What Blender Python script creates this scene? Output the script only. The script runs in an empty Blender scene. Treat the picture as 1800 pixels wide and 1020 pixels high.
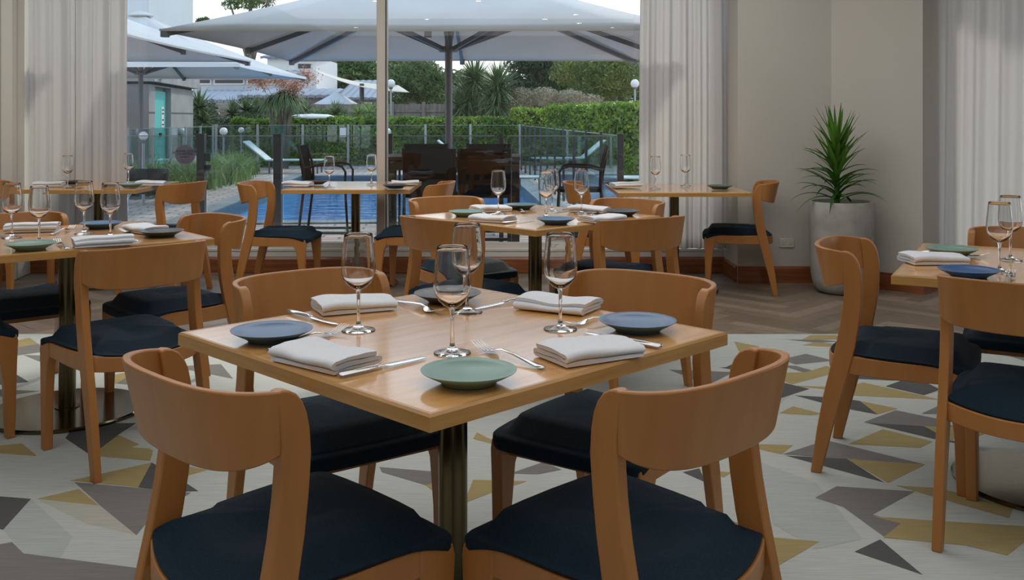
import bpy, math, random
from math import sin, cos, pi, radians, sqrt
from mathutils import Vector, Matrix, noise

# ------------------------------------------------------------------ camera, world, sun, lights, exposure
S = bpy.context.scene
COL = S.collection
FPX, HZ, CH = 1730.0, 207.0, 1.264           # focal length in px, horizon row, camera height
cam = bpy.data.cameras.new('camera'); cam_o = bpy.data.objects.new('camera', cam); COL.objects.link(cam_o)
cam_o.location = (0, 0, CH); cam_o.rotation_euler = (pi / 2, 0, 0)
cam.sensor_fit = 'HORIZONTAL'; cam.sensor_width = 36; cam.lens = 36 * FPX / 1800
cam.shift_y = -(510 - HZ) / 1800; cam.clip_end = 500; cam.clip_start = .02
S.camera = cam_o
S.view_settings.view_transform = 'Standard'; S.view_settings.look = 'None'
S.view_settings.gamma = 1; S.view_settings.use_curve_mapping = False
S.view_settings.exposure = 0.0
try:
    S.cycles.max_bounces = 10; S.cycles.transparent_max_bounces = 24; S.cycles.transmission_bounces = 10
    S.cycles.caustics_reflective = False; S.cycles.caustics_refractive = False
    S.cycles.sample_clamp_indirect = 4; S.cycles.use_denoising = True
except Exception:
    pass
W = bpy.data.worlds.new('world'); S.world = W; W.use_nodes = True
wn, wl = W.node_tree.nodes, W.node_tree.links
wn.clear()
wo = wn.new('ShaderNodeOutputWorld'); wb = wn.new('ShaderNodeBackground'); wr = wn.new('ShaderNodeValToRGB')
wt = wn.new('ShaderNodeTexCoord'); wx = wn.new('ShaderNodeSeparateXYZ')
wl.new(wt.outputs['Generated'], wx.inputs[0]); wl.new(wx.outputs['Z'], wr.inputs[0])
wl.new(wr.outputs[0], wb.inputs[0]); wl.new(wb.outputs[0], wo.inputs[0])
e = wr.color_ramp.elements
e[0].position = 0.0; e[0].color = (1.0, .97, .92, 1); e[1].position = .5; e[1].color = (.50, .66, .90, 1)
k_ = e.new(.12); k_.color = (.86, .92, .98, 1)
wb.inputs[1].default_value = 1.75

def lamp(name, kind, loc, rot, energy, color=(1, 1, 1), size=1, size_y=None, spread=None):
    l = bpy.data.lights.new(name, kind); l.energy = energy; l.color = color
    if kind == 'AREA':
        l.size = size
        if size_y: l.shape = 'RECTANGLE'; l.size_y = size_y
        if spread: l.spread = spread
    if kind == 'SUN': l.angle = size
    o = bpy.data.objects.new(name, l); COL.objects.link(o); o.location = loc; o.rotation_euler = rot
    return o
# low sun from beyond the garden, high on the far side
lamp('sun', 'SUN', (0, 0, 20), (radians(-52), radians(28), 0), 2.2, (1, .92, .80), radians(4))
# unseen soft fill lights added under the ceiling to brighten the room
lamp('ceiling_fill', 'AREA', (-1.0, 5.7, 2.89), (0, 0, 0), 92, (1, .98, .95), 6.5, 2.6)
lamp('ceiling_fill', 'AREA', (0, 1.6, 2.89), (0, 0, 0), 55, (1, .98, .97), 7, 3)
lamp('ceiling_fill', 'AREA', (0, -2.0, 2.89), (0, 0, 0), 34, (1, .98, .97), 7, 2.5)

# ------------------------------------------------------------------ helpers
def at(px, py, z=0.0):
    """the point at height z on the line of sight through photo pixel (px, py)"""
    d = FPX * (CH - z) / (py - HZ)
    return Vector(((px - 900) * d / FPX, d, z))

class MB:
    def __init__(s): s.v = []; s.f = []; s.m = []; s.mi = 0
    def add(s, vs, fs):
        b = len(s.v); s.v += [tuple(v) for v in vs]
        for f in fs: s.f.append([b + i for i in f]); s.m.append(s.mi)
        return s
    def box(s, c, d, rz=0, M=None):
        x, y, z = d[0] / 2, d[1] / 2, d[2] / 2
        R = M or Matrix.Rotation(rz, 3, 'Z')
        vs = [R @ Vector((i * x, j * y, k * z)) + Vector(c) for i in (-1, 1) for j in (-1, 1) for k in (-1, 1)]
        return s.add(vs, [(0, 1, 3, 2), (4, 6, 7, 5), (0, 4, 5, 1), (2, 3, 7, 6), (0, 2, 6, 4), (1, 5, 7, 3)])
    def bar(s, a, b, w, h, up=(0, 0, 1)):
        a, b = Vector(a), Vector(b); d = (b - a); L = d.length; d.normalize()
        u = Vector(up)
        if abs(d.dot(u)) > .98: u = Vector((0, 1, 0))
        x = d.cross(u).normalized(); z = x.cross(d)
        M = Matrix((x, d, z)).transposed()
        return s.box((a + b) / 2, (w, L, h), M=M)
    def tube(s, pts, r, n=8, cap=True):
        pts = [Vector(p) for p in pts]; rs = r if isinstance(r, (list, tuple)) else [r] * len(pts)
        vs = []; fs = []; prev = None
        for i, p in enumerate(pts):
            t = (pts[min(i + 1, len(pts) - 1)] - pts[max(i - 1, 0)]).normalized()
            if prev is None:
                u = Vector((0, 0, 1)) if abs(t.z) < .9 else Vector((1, 0, 0)); x = t.cross(u).normalized()
            else: x = (prev - t * prev.dot(t)).normalized()
            prev = x; y = t.cross(x)
            for k in range(n):
                a = 2 * pi * k / n; vs.append(p + (x * cos(a) + y * sin(a)) * rs[i])
        for i in range(len(pts) - 1):
            for k in range(n):
                a = i * n + k; b = i * n + (k + 1) % n; fs.append((a, b, b + n, a + n))
        if cap: fs.append(tuple(range(n - 1, -1, -1))); fs.append(tuple((len(pts) - 1) * n + k for k in range(n)))
        return s.add(vs, fs)
    def lathe(s, prof, c=(0, 0, 0), n=32, closed=False):
        vs = []; fs = []; L = len(prof)
        for r, z in prof:
            for k in range(n):
                a = 2 * pi * k / n; vs.append((c[0] + r * cos(a), c[1] + r * sin(a), c[2] + z))
        for i in range(L if closed else L - 1):
            j = (i + 1) % L
            for k in range(n):
                k2 = (k + 1) % n; fs.append((i * n + k, i * n + k2, j * n + k2, j * n + k))
        if not closed:
            if prof[0][0] > 1e-5: fs.append(tuple(range(n - 1, -1, -1)))
            if prof[-1][0] > 1e-5: fs.append(tuple((L - 1) * n + k for k in range(n)))
        return s.add(vs, fs)
    def prism(s, poly, fn, a, b):
        """extrude polygon poly (2-D) between depths a and b; fn(p, t) maps to 3-D"""
        n = len(poly); vs = [fn(p, a) for p in poly] + [fn(p, b) for p in poly]
        return s.add(vs, [tuple(range(n)), tuple(range(2 * n - 1, n - 1, -1))] + [(i, i + n, (i + 1) % n + n, (i + 1) % n) for i in range(n)])
    def grid(s, fn, nu, nv):
        vs = [fn(i / nu, j / nv) for j in range(nv + 1) for i in range(nu + 1)]
        return s.add(vs, [(j * (nu + 1) + i, j * (nu + 1) + i + 1, (j + 1) * (nu + 1) + i + 1, (j + 1) * (nu + 1) + i) for j in range(nv) for i in range(nu)])
    def mesh(s, name, mats, smooth=True, ang=38):
        me = bpy.data.meshes.new(name); me.from_pydata(s.v, [], s.f); 
        for m in (mats if isinstance(mats, (list, tuple)) else [mats]): me.materials.append(m)
        if any(s.m): me.polygons.foreach_set('material_index', s.m)
        if smooth:
            me.polygons.foreach_set('use_smooth', [True] * len(me.polygons)); me.set_sharp_from_angle(angle=radians(ang))
        me.update(); return me
    def build(s, name, mats, parent=None, bevel=0, smooth=True, ang=38, fix=True):
        me = s.mesh(name, mats, smooth, ang)
        if fix:
            import bmesh
            bm = bmesh.new(); bm.from_mesh(me); bmesh.ops.recalc_face_normals(bm, faces=bm.faces); bm.to_mesh(me); bm.free()
        o = bpy.data.objects.new(name, me); COL.objects.link(o)
        if parent: o.parent = parent
        if bevel:
            m = o.modifiers.new('b', 'BEVEL'); m.width = bevel; m.segments = 2; m.limit_method = 'ANGLE'; m.angle_limit = radians(40)
        return o

def tag(o, label, cat, group=None, kind=None):
    if label: o['label'] = label
    if cat: o['category'] = cat
    if group: o['group'] = group
    if kind: o['kind'] = kind
    return o
def thing(name, label, cat, loc=(0, 0, 0), rz=0, group=None):
    o = bpy.data.objects.new(name, None); COL.objects.link(o); o.location = loc; o.rotation_euler = (0, 0, rz)
    return tag(o, label, cat, group)
def struct(o): o['kind'] = 'structure'; return o
def kids(o): return [c for c in bpy.data.objects if c.parent == o]
def dup(o, label, loc, rz=None, group=None, rot=None):
    def cp(x, par):
        c = x.copy(); COL.objects.link(c)
        if par: c.parent = par
        for ch in tree.get(x.name, []): cp(ch, c)
        return c
    tree = {}
    for c in bpy.data.objects:
        if c.parent: tree.setdefault(c.parent.name, []).append(c)
    c = cp(o, None); c.location = loc
    if rot: c.rotation_euler = rot
    elif rz is not None: c.rotation_euler = (0, 0, rz)
    c['label'] = label
    if group: c['group'] = group
    return c

# ------------------------------------------------------------------ materials
def mat(name, col=(.5, .5, .5), rough=.5, metal=0, spec=.5, coat=0, coat_r=.1, sheen=0):
    m = bpy.data.materials.new(name); m.use_nodes = True; b = m.node_tree.nodes['Principled BSDF']
    b.inputs['Base Color'].default_value = (*col, 1); b.inputs['Roughness'].default_value = rough
    b.inputs['Metallic'].default_value = metal; b.inputs['Specular IOR Level'].default_value = spec
    b.inputs['Coat Weight'].default_value = coat; b.inputs['Coat Roughness'].default_value = coat_r
    b.inputs['Sheen Weight'].default_value = sheen
    return m
def N(m, t, **kw):
    n = m.node_tree.nodes.new(t)
    for k, v in kw.items(): setattr(n, k, v)
    return n
def coords(m, scale=(1, 1, 1), kind='Object', rot=(0, 0, 0)):
    tc = N(m, 'ShaderNodeTexCoord'); mp = N(m, 'ShaderNodeMapping'); mp.inputs['Scale'].default_value = scale
    mp.inputs['Rotation'].default_value = rot
    m.node_tree.links.new(tc.outputs[kind], mp.inputs[0]); return mp.outputs[0]
def noisy(m, c1, c2, scale=(10, 10, 10), ns=1, detail=4, lo=.35, hi=.65, bump=0, kind='Object', dist=0, island=0):
    L = m.node_tree.links; b = m.node_tree.nodes['Principled BSDF']
    v = coords(m, scale, kind); n = N(m, 'ShaderNodeTexNoise'); n.inputs['Scale'].default_value = ns; n.inputs['Detail'].default_value = detail
    n.inputs['Distortion'].default_value = dist
    L.new(v, n.inputs['Vector']); r = N(m, 'ShaderNodeValToRGB'); L.new(n.outputs['Fac'], r.inputs[0])
    r.color_ramp.elements[0].position = lo; r.color_ramp.elements[1].position = hi
    r.color_ramp.elements[0].color = (*c1, 1); r.color_ramp.elements[1].color = (*c2, 1)
    out = r.outputs[0]
    if island:
        g = N(m, 'ShaderNodeNewGeometry'); h = N(m, 'ShaderNodeHueSaturation'); mm = N(m, 'ShaderNodeMapRange')
        mm.inputs['To Min'].default_value = 1 - island; mm.inputs['To Max'].default_value = 1 + island
        L.new(g.outputs['Random Per Island'], mm.inputs[0]); L.new(mm.outputs[0], h.inputs['Value']); L.new(out, h.inputs['Color']); out = h.outputs[0]
    L.new(out, b.inputs['Base Color'])
    if bump:
        bp = N(m, 'ShaderNodeBump'); bp.inputs['Strength'].default_value = bump; bp.inputs['Distance'].default_value = .004
        L.new(n.outputs['Fac'], bp.inputs['Height']); L.new(bp.outputs[0], b.inputs['Normal'])
    return m
def leafmat(name, c1, c2, trans=.25, scale=3):
    m = mat(name, c1, .55, spec=.35); noisy(m, c1, c2, (scale,) * 3, 1, 3, island=.35)
    L = m.node_tree.links; b = m.node_tree.nodes['Principled BSDF']; out = m.node_tree.nodes['Material Output']
    tr = N(m, 'ShaderNodeBsdfTranslucent'); mx = N(m, 'ShaderNodeMixShader'); mx.inputs[0].default_value = trans
    src = b.inputs['Base Color'].links[0].from_socket; L.new(src, tr.inputs[0])
    L.new(b.outputs[0], mx.inputs[1]); L.new(tr.outputs[0], mx.inputs[2]); L.new(mx.outputs[0], out.inputs[0]); return m
def clear(name, tint, gloss=(1, 1, 1), base=.05, rough=0, power=5, bump=0):
    """a clear pane: straight-through with a reflection that grows towards grazing angles"""
    m = bpy.data.materials.new(name); m.use_nodes = True; L = m.node_tree.links; m.node_tree.nodes.clear()
    out = N(m, 'ShaderNodeOutputMaterial'); tr = N(m, 'ShaderNodeBsdfTransparent'); gl = N(m, 'ShaderNodeBsdfGlossy'); mx = N(m, 'ShaderNodeMixShader')
    tr.inputs[0].default_value = (*tint, 1); gl.inputs[0].default_value = (*gloss, 1); gl.inputs['Roughness'].default_value = rough
    lw = N(m, 'ShaderNodeLayerWeight'); lw.inputs[0].default_value = .5; pw = N(m, 'ShaderNodeMath', operation='POWER'); pw.inputs[1].default_value = power
    mr = N(m, 'ShaderNodeMapRange'); mr.inputs['To Min'].default_value = base
    L.new(lw.outputs['Facing'], pw.inputs[0]); L.new(pw.outputs[0], mr.inputs[0]); L.new(mr.outputs[0], mx.inputs[0])
    L.new(tr.outputs[0], mx.inputs[1]); L.new(gl.outputs[0], mx.inputs[2]); L.new(mx.outputs[0], out.inputs[0])
    if bump:
        n = N(m, 'ShaderNodeTexNoise'); n.inputs['Scale'].default_value = 1.0; n.inputs['Detail'].default_value = 3
        L.new(coords(m, (2.2, 5, 1)), n.inputs['Vector']); bp = N(m, 'ShaderNodeBump'); bp.inputs['Strength'].default_value = bump; bp.inputs['Distance'].default_value = .05
        L.new(n.outputs['Fac'], bp.inputs['Height']); L.new(bp.outputs[0], gl.inputs['Normal']); L.new(bp.outputs[0], lw.inputs['Normal'])
    return m

M = {}
M['beech'] = noisy(mat('beech', rough=.42, coat=.12, coat_r=.25), (.36, .145, .034), (.44, .185, .047), (9, 9, 1.2), 2, 3, .25, .75)
M['beech_seam'] = mat('dark joint', (.16, .06, .02), .6)
M['oak'] = noisy(mat('oak_top', rough=.24, coat=.8, coat_r=.10), (.62, .29, .088), (.80, .44, .155), (2.2, 26, 8), 1.6, 6, .3, .7, bump=.03, dist=.6)
M['oak_edge'] = noisy(mat('oak_edge', rough=.35, coat=.2), (.42, .215, .06), (.54, .30, .09), (3, 3, 40), 2, 4, .3, .7)
M['navy'] = noisy(mat('navy_fabric', rough=.8, spec=.2), (.0045, .014, .027), (.010, .027, .046), (260,) * 3, 1, 3, .3, .7, bump=.15)
M['brass'] = noisy(mat('bronze_steel', rough=.16, metal=1), (.15, .13, .08), (.21, .185, .12), (60, 60, 3), 1, 2, .2, .8)
M['bronze'] = mat('bronze_column', (.13, .105, .055), .26, 1)
M['steel'] = mat('cutlery_steel', (.72, .72, .72), .16, 1)
M['rubber'] = mat('rubber', (.02, .02, .02), .7)
M['napkin'] = noisy(mat('napkin_linen', rough=.85, spec=.2), (.73, .77, .84), (.80, .84, .90), (300,) * 3, 1, 2, .3, .7, bump=.12)
def glaze(n, c): return noisy(mat(n, rough=.33, spec=.5), c, tuple(x * 1.18 for x in c), (12,) * 3, 1, 3, .3, .7)
M['green'] = glaze('green_glaze', (.17, .30, .265)); M['blue'] = glaze('blue_glaze', (.055, .14, .28))
M['slate'] = glaze('slate_glaze', (.045, .055, .065)); M['teal'] = glaze('teal_glaze', (.06, .13, .14)); M['royal'] = glaze('royal_glaze', (.03, .10, .26))
g = mat('wine_glass', (1, 1, 1), 0); gb = g.node_tree.nodes['Principled BSDF']; gb.inputs['Transmission Weight'].default_value = 1; gb.inputs['IOR'].default_value = 1.48
M['glass'] = g
M['pane'] = clear('window_pane', (.95, .965, .96), base=.04)
M['fence_glass'] = clear('fence_glass', (.86, .91, .92), (.8, .95, 1), base=.05)
M['wall'] = noisy(mat('wall_paint', rough=.8, spec=.2), (.53, .515, .475), (.56, .545, .505), (1.2, 1.2, .7), 1, 2)
M['wall_lifted'] = mat('wall_reveal', (.70, .68, .62), .8, spec=.2)  # wall paint lightened for the reveal, offsetting how little light it gets
M['ceiling'] = mat('ceiling_paint', (.75, .72, .68), .9)
M['skirting'] = noisy(mat('jarrah_skirting', rough=.35, coat=.2), (.19, .055, .018), (.30, .10, .035), (1.5, 1.5, 30), 1.5, 4)
M['sill'] = mat('white_sill', (.66, .66, .62), .45)
M['alu'] = mat('window_frame', (.62, .58, .53), .45, .1)
M['alu_dark'] = mat('gasket', (.03, .03, .03), .6)
def curtain_mat(n, c):
    m = noisy(mat(n, c, .9, spec=.1), tuple(x * .95 for x in c), c, (220, 220, 220), 1, 2)
    L = m.node_tree.links; b = m.node_tree.nodes['Principled BSDF']; out = m.node_tree.nodes['Material Output']
    tr = N(m, 'ShaderNodeBsdfTranslucent'); tr.inputs[0].default_value = (*c, 1); tp = N(m, 'ShaderNodeBsdfTransparent')
    a = N(m, 'ShaderNodeMixShader'); a.inputs[0].default_value = .5; z = N(m, 'ShaderNodeMixShader'); z.inputs[0].default_value = .07
    L.new(b.outputs[0], a.inputs[1]); L.new(tr.outputs[0], a.inputs[2]); L.new(a.outputs[0], z.inputs[1]); L.new(tp.outputs[0], z.inputs[2]); L.new(z.outputs[0], out.inputs[0])
    return m
M['sheer'] = curtain_mat('sheer_curtain', (.80, .79, .78))
M['pot'] = noisy(mat('concrete_pot', rough=.8, spec=.2), (.33, .325, .31), (.42, .41, .39), (9,) * 3, 1, 5, bump=.2)
M['soil'] = mat('soil', (.04, .03, .02), .95)
M['plant'] = leafmat('plant_leaf', (.035, .14, .015), (.13, .30, .035), .2, 2)
M['outlet'] = mat('outlet_plastic', (.62, .60, .55), .4)

# ------------------------------------------------------------------ room shell
def wallseg(name, a, b, z0=0, z1=2.9, th=.12, m='wall', into=1, base=True, side=''):
    """a wall standing on segment a-b; its thickness lies behind the face seen from the room"""
    a, b = Vector((*a, 0)), Vector((*b, 0)); d = (b - a).normalized(); n = Vector((-d.y, d.x, 0)) * into
    mb = MB(); vs = []
    for z in (z0, z1): vs += [a + Vector((0, 0, z)), b + Vector((0, 0, z)), b + n * th + Vector((0, 0, z)), a + n * th + Vector((0, 0, z))]
    mb.add(vs, [(0, 1, 2, 3), (4, 7, 6, 5), (0, 4, 5, 1), (1, 5, 6, 2), (2, 6, 7, 3), (3, 7, 4, 0)])
    struct(mb.build(name, M[m], smooth=False))
    if base:
        bm_ = MB(); f = -n * .016
        e0, e1 = a, b
        pr = [(0, 0), (.016, 0), (.016, .108), (.010, .120), (.006, .126), (0, .126)]
        bm_.prism(pr, lambda p, t: (e0 if t == 0 else e1) - n * p[0] + Vector((0, 0, p[1])), 0, 1)
        struct(bm_.build('baseboard_' + side, M['skirting'], smooth=False))
YW = 8.04
wallseg('wall_left_return', (-6.5, 7.6), (-3.875, 7.6), side='left_return')
wallseg('wall_left_reveal', (-3.86, 7.6), (-3.93, YW), m='wall_lifted', th=.08, base=False)
wallseg('wall_window_upstand', (-3.95, YW), (1.74, YW), 0, .175, .18, side='window')
wallseg('wall_window_head', (-3.95, YW), (1.74, YW), 2.75, 2.9, .18, base=False)
mb = MB(); mb.box((-1.105, YW + .085, .185), (5.69, .20, .022)); struct(mb.build('trim_sill', M['sill'], bevel=.003))
mb = MB(); mb.box((-1.105, YW - .004, .152), (5.69, .010, .046)); struct(mb.build('trim_sill_apron', M['sill']))
wallseg('wall_right_return', (1.73, YW + .18), (1.73, 7.56), side='right_return')
wallseg('wall_right_front', (1.729, 7.54), (2.445, 7.54), side='right_front')
mb = MB(); fp = [(2.445, 7.54), (2.94, 7.045), (3.34, 7.445), (3.26, 7.53), (2.94, 7.215), (2.53, 7.625)]
mb.prism(fp, lambda p, t: (p[0], p[1], 2.9 * t), 0, 1); struct(mb.build('wall_right_corner', M['wall'], smooth=False))
mb = MB(); o_ = .0225; mb.prism([(2.445, 7.54), (2.94, 7.045), (3.34, 7.445), (3.34, 7.445 - o_), (2.94, 7.045 - o_), (2.445, 7.54 - o_)], lambda p, t: (p[0], p[1], .126 * t), 0, 1)
struct(mb.build('baseboard_right_corner', M['skirting'], smooth=False))
wallseg('wall_right_window', (3.34, 7.445), (6.5, 4.285), 0, .18, side='right_window'); wallseg('wall_right_window_head', (3.34, 7.445), (6.5, 4.285), 2.75, 2.9, base=False)
mb = MB(); wc, wd0 = Vector((4.97, 5.92, 0)), Vector((.7071, -.7071, 0))
mb.bar(wc - wd0 * 2.2 + Vector((0, 0, 1.46)), wc + wd0 * 2.2 + Vector((0, 0, 1.46)), .008, 2.56); w3 = struct(MB().bar(wc - wd0 * 2.2 + Vector((0, 0, .20)), wc + wd0 * 2.2 + Vector((0, 0, .20)), .07, .04).bar(wc - wd0 * 2.2 + Vector((0, 0, 2.73)), wc + wd0 * 2.2 + Vector((0, 0, 2.73)), .07, .04).build('window_3', M['alu'], smooth=False)); mb.build('pane', M['pane'], w3, smooth=False)
wallseg('wall_right', (6.5, 4.285), (6.5, -3.8), side='right')
wallseg('wall_back', (6.5, -3.8), (-6.5, -3.8), side='back')
wallseg('wall_left', (-6.5, -3.8), (-6.5, 7.6), side='left')
mb = MB(); mb.box((0, 2.3, 2.95), (13.3, 12.6, .1)); struct(mb.build('ceiling', M['ceiling'], smooth=False))
# windows: frame and pane
def window(name, x0, x1):
    f = MB()
    for x in (x0 + .006, x1 - .006): f.box((x, YW + .09, 1.475), (.012, .07, 2.55))
    for z in (.215, 2.73): f.box(((x0 + x1) / 2, YW + .09, z), (x1 - x0, .07, .04))
    w = struct(f.build(name, M['alu'], bevel=.002))
    p = MB(); p.box(((x0 + x1) / 2, YW + .09, 1.475), (x1 - x0 - .024, .008, 2.5)); p.build('pane', M['pane'], w, smooth=False)
window('window_1', -3.93, -1.102); window('window_2', -1.038, 1.73)
mb = MB(); mb.box((-1.07, YW + .06, 1.475), (.066, .13, 2.55)); struct(mb.build('trim_mullion', M['alu'], bevel=.003))
mb = MB(); mb.box((-1.0345, YW + .05, 1.475), (.005, .06, 2.55)); struct(mb.build('trim_gasket', M['alu_dark']))

# floor: herringbone boards by the windows, patterned carpet elsewhere
woods = [noisy(mat('board_%d' % i, rough=.5, coat=.15, coat_r=.3), tuple(.8 * c for c in cc), cc, (6, 6, 6), 2, 5, .3, .7, kind='Object', dist=1.5)
         for i, cc in enumerate([(.26, .20, .145), (.225, .172, .125), (.295, .23, .17), (.19, .145, .105)])]
mb = MB(); random.seed(4)
PW, PL = .11, .66; n_ = int(PL / PW); A45 = radians(45)
for i in range(-70, 70):
    for j in range(-12, 12):
        for (ox, oy, w_, h_) in ((0, 0, PL, PW), (PL, PW - PL, PW, PL)):
            x0 = i * PW + j * 2 * PL * 0 + ox + j * PL * 1.0; y0 = i * PW + oy - j * PL * 1.0
            cx, cy = x0 + w_ / 2, y0 + h_ / 2
            X = cx * cos(A45) - cy * sin(A45); Y = cx * sin(A45) + cy * cos(A45) + 6.9
            if not (-6.2 < X < 6.2 and 5.2 < Y < 8.5): continue
            mb.mi = random.randrange(4); q = []
            for (u, v) in ((x0 + .001, y0 + .001), (x0 + w_ - .001, y0 + .001), (x0 + w_ - .001, y0 + h_ - .001), (x0 + .001, y0 + h_ - .001)):
                q.append((u * cos(A45) - v * sin(A45), u * sin(A45) + v * cos(A45) + 6.9, 0.0))
            if all(p[1] < 8.12 for p in q): mb.add(q, [(0, 1, 2, 3)])
struct(mb.build('floor', woods, smooth=False, fix=False))
mb = MB(); mb.box((0, 2.2, -.06), (13.2, 12.2, .11)); struct(mb.build('floor_slab', woods[3], smooth=False))

def carpetmat(n, c):
    m = mat(n, c, .92, spec=.1); return noisy(m, tuple(x * .86 for x in c), tuple(x * 1.06 for x in c), (3, 70, 1), 2.5, 5, .3, .7, bump=.25, dist=.4)
cm = [carpetmat('carpet_pale', (.49, .525, .505)), carpetmat('carpet_gold', (.375, .305, .145)), carpetmat('carpet_grey', (.205, .20, .195)),
      carpetmat('carpet_charcoal', (.105, .105, .108)), carpetmat('carpet_beige', (.45, .455, .40)), carpetmat('carpet_mist', (.42, .465, .455))]
YC = 5.72
mb = MB(); mb.box((0, (YC - 3.8) / 2, .003), (10, YC + 3.8, .006))
layer = [0]
def poly(ox, oy, sc, pts, mi):
    layer[0] += 1; z = .0062 + layer[0] * .00001
    w = []
    for x, y in pts:
        p = at(ox + x / sc, oy + y / sc, .006); w.append((p.x, min(p.y, YC - .001), z))
    a = sum(w[i][0] * w[(i + 1) % len(w)][1] - w[(i + 1) % len(w)][0] * w[i][1] for i in range(len(w)))
    if a < 0: w.reverse()
    mb.mi = mi; mb.add(w, [tuple(range(len(w)))])
PAL, GO, GR, DK, BE, MI = 0, 1, 2, 3, 4, 5
A = (0, 760, 3.75)
for pts, c in [([(205, 440), (480, 690), (400, 830), (155, 800), (20, 645)], MI), ([(240, 440), (655, 485), (900, 680), (560, 600)], BE),
    ([(-220, 110), (145, 75), (245, 158), (0, 140), (-200, 150)], GO), ([(460, 320), (1000, 200), (910, 365)], GO), ([(910, 365), (1000, 200), (1180, 305), (1310, 390), (1150, 395)], DK),
    ([(1180, 305), (1190, 215), (1370, 250)], GO), ([(490, 330), (960, 372), (1260, 400), (1000, 560), (900, 680), (660, 485)], GR),
    ([(240, 440), (520, 375), (655, 485)], GO), ([(-300, 400), (205, 440), (20, 645), (-300, 560)], DK),
    ([(-300, 790), (80, 725), (155, 800), (860, 890), (1210, 940), (1050, 1000), (900, 1500), (-300, 1500)], GR),
    ([(600, 155), (760, 10), (1010, 120), (990, 190)], GO), ([(430, 40), (600, 155), (790, 10), (900, -60), (500, -60)], DK), ([(870, 100), (950, 70), (1010, 110)], PAL)]: poly(*A, pts, c)
B = (0, 580, 4.635)
for pts, c in [([(90, 100), (240, 65), (320, 120), (100, 150)], GO), ([(60, 155), (320, 115), (350, 180), (110, 215)], GR), ([(190, 205), (345, 210), (420, 300)], GR),
    ([(-300, 380), (110, 350), (235, 425), (-200, 470)], DK), ([(-100, 480), (330, 500), (-100, 560)], GR), ([(870, 380), (1035, 345), (1200, 400), (950, 440), (860, 450)], GO),
    ([(950, 440), (1080, 350), (1150, 455)], GR), ([(880, 250), (1060, 225), (1050, 340)], GR), ([(1150, 240), (1500, 260), (1300, 310)], GO), ([(1400, 300), (1800, 280), (1900, 400)], GR)]: poly(*B, pts, c)
Cc = (1200, 560, 2.217)
for pts, c in [([(210, 170), (300, 140), (420, 300), (300, 400)], MI), ([(300, 560), (520, 640), (700, 860), (520, 900), (350, 800)], MI),
    ([(460, 85), (500, 65), (600, 65), (610, 82)], GO), ([(400, 82), (540, 84), (620, 90), (520, 95)], GR), ([(465, 105), (520, 92), (605, 100), (600, 112)], GO), ([(385, 160), (480, 138), (590, 165), (440, 180)], GR),
    ([(380, 182), (440, 185), (520, 207), (480, 214)], GR), ([(370, 212), (480, 210), (560, 185), (580, 192), (575, 218), (425, 257), (385, 240)], GO), ([(300, 330), (340, 230), (390, 250), (495, 275), (350, 322)], DK),
    ([(430, 262), (600, 268), (600, 283)], GO), ([(435, 300), (610, 310), (760, 375), (600, 345)], DK), ([(640, 190), (830, 243), (660, 235)], DK), ([(790, 265), (900, 225), (1005, 278), (940, 300)], DK),
    ([(600, 275), (705, 250), (1005, 317), (640, 300)], GO), ([(690, 322), (840, 352), (755, 375)], GO), ([(645, 315), (690, 322), (760, 375), (645, 350)], DK), ([(705, 405), (830, 358), (1010, 395), (1060, 425), (750, 415)], GR),
    ([(720, 408), (940, 420), (1080, 490), (1000, 475)], DK), ([(940, 420), (1090, 430), (1050, 480)], GO), ([(645, 490), (780, 432), (975, 480), (925, 505)], GO), ([(375, 370), (430, 343), (545, 372), (500, 378)], GO), ([(290, 490), (430, 495), (385, 530), (285, 507)], GO),
    ([(390, 530), (560, 475), (945, 570), (640, 550)], GR), ([(400, 535), (640, 548), (785, 640)], DK), ([(640, 548), (945, 570), (800, 642)], GO), ([(515, 700), (600, 655), (905, 675), (740, 765), (850, 800), (790, 855), (625, 735)], GR),
    ([(745, 773), (1000, 790), (1400, 815), (1265, 925), (1100, 885), (780, 855), (850, 800)], GO), ([(670, 910), (770, 862), (935, 1000)], DK), ([(355, 855), (535, 870), (380, 960), (200, 920)], GO),
    ([(830, 652), (1000, 662), (1290, 740), (1270, 778), (1100, 730)], GO), ([(0, 600), (65, 585), (90, 640)], DK), ([(65, 590), (190, 600), (160, 620)], GO), ([(920, 215), (1025, 218), (975, 240)], DK),
    ([(930, 372), (1010, 335), (1070, 375)], GR), ([(1100, 430), (1200, 440), (1130, 470)], GO), ([(1200, 520), (1350, 515), (1300, 560), (1230, 550)], GO), ([(1250, 140), (1400, 145), (1330, 165)], GR), ([(170, 190), (145, 192), (230, 205), (200, 175)], DK),
    ([(200, 90), (300, 110), (220, 130)], GO), ([(180, 960), (300, 1000), (200, 1100), (100, 1100)], GR)]: poly(*Cc, pts, c)
D = (500, 560, 2.217)
for pts, c in [([(370, 580), (380, 600), (550, 650), (610, 655), (610, 600)], GR), ([(550, 650), (650, 630), (612, 700)], GO), ([(880, 605), (1010, 560), (1080, 590), (990, 608)], GR), ([(735, 470), (750, 445), (860, 500)], GO),
    ([(735, 630), (945, 635), (800, 682), (700, 720)], GO), ([(700, 300), (1000, 310), (900, 340)], GR), ([(300, 760), (420, 900), (200, 1000)], GR), ([(-200, 300), (100, 320), (-50, 380)], GO), ([(1500, 200), (1750, 210), (1650, 260)], GR), ([(1450, 300), (1650, 330), (1500, 380)], GO)]: poly(*D, pts, c)
car = mb.build('carpet', cm, smooth=False, fix=False)
tag(car, 'pale carpet with scattered gold, grey and charcoal geometric shards under the tables', 'carpet')

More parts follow.
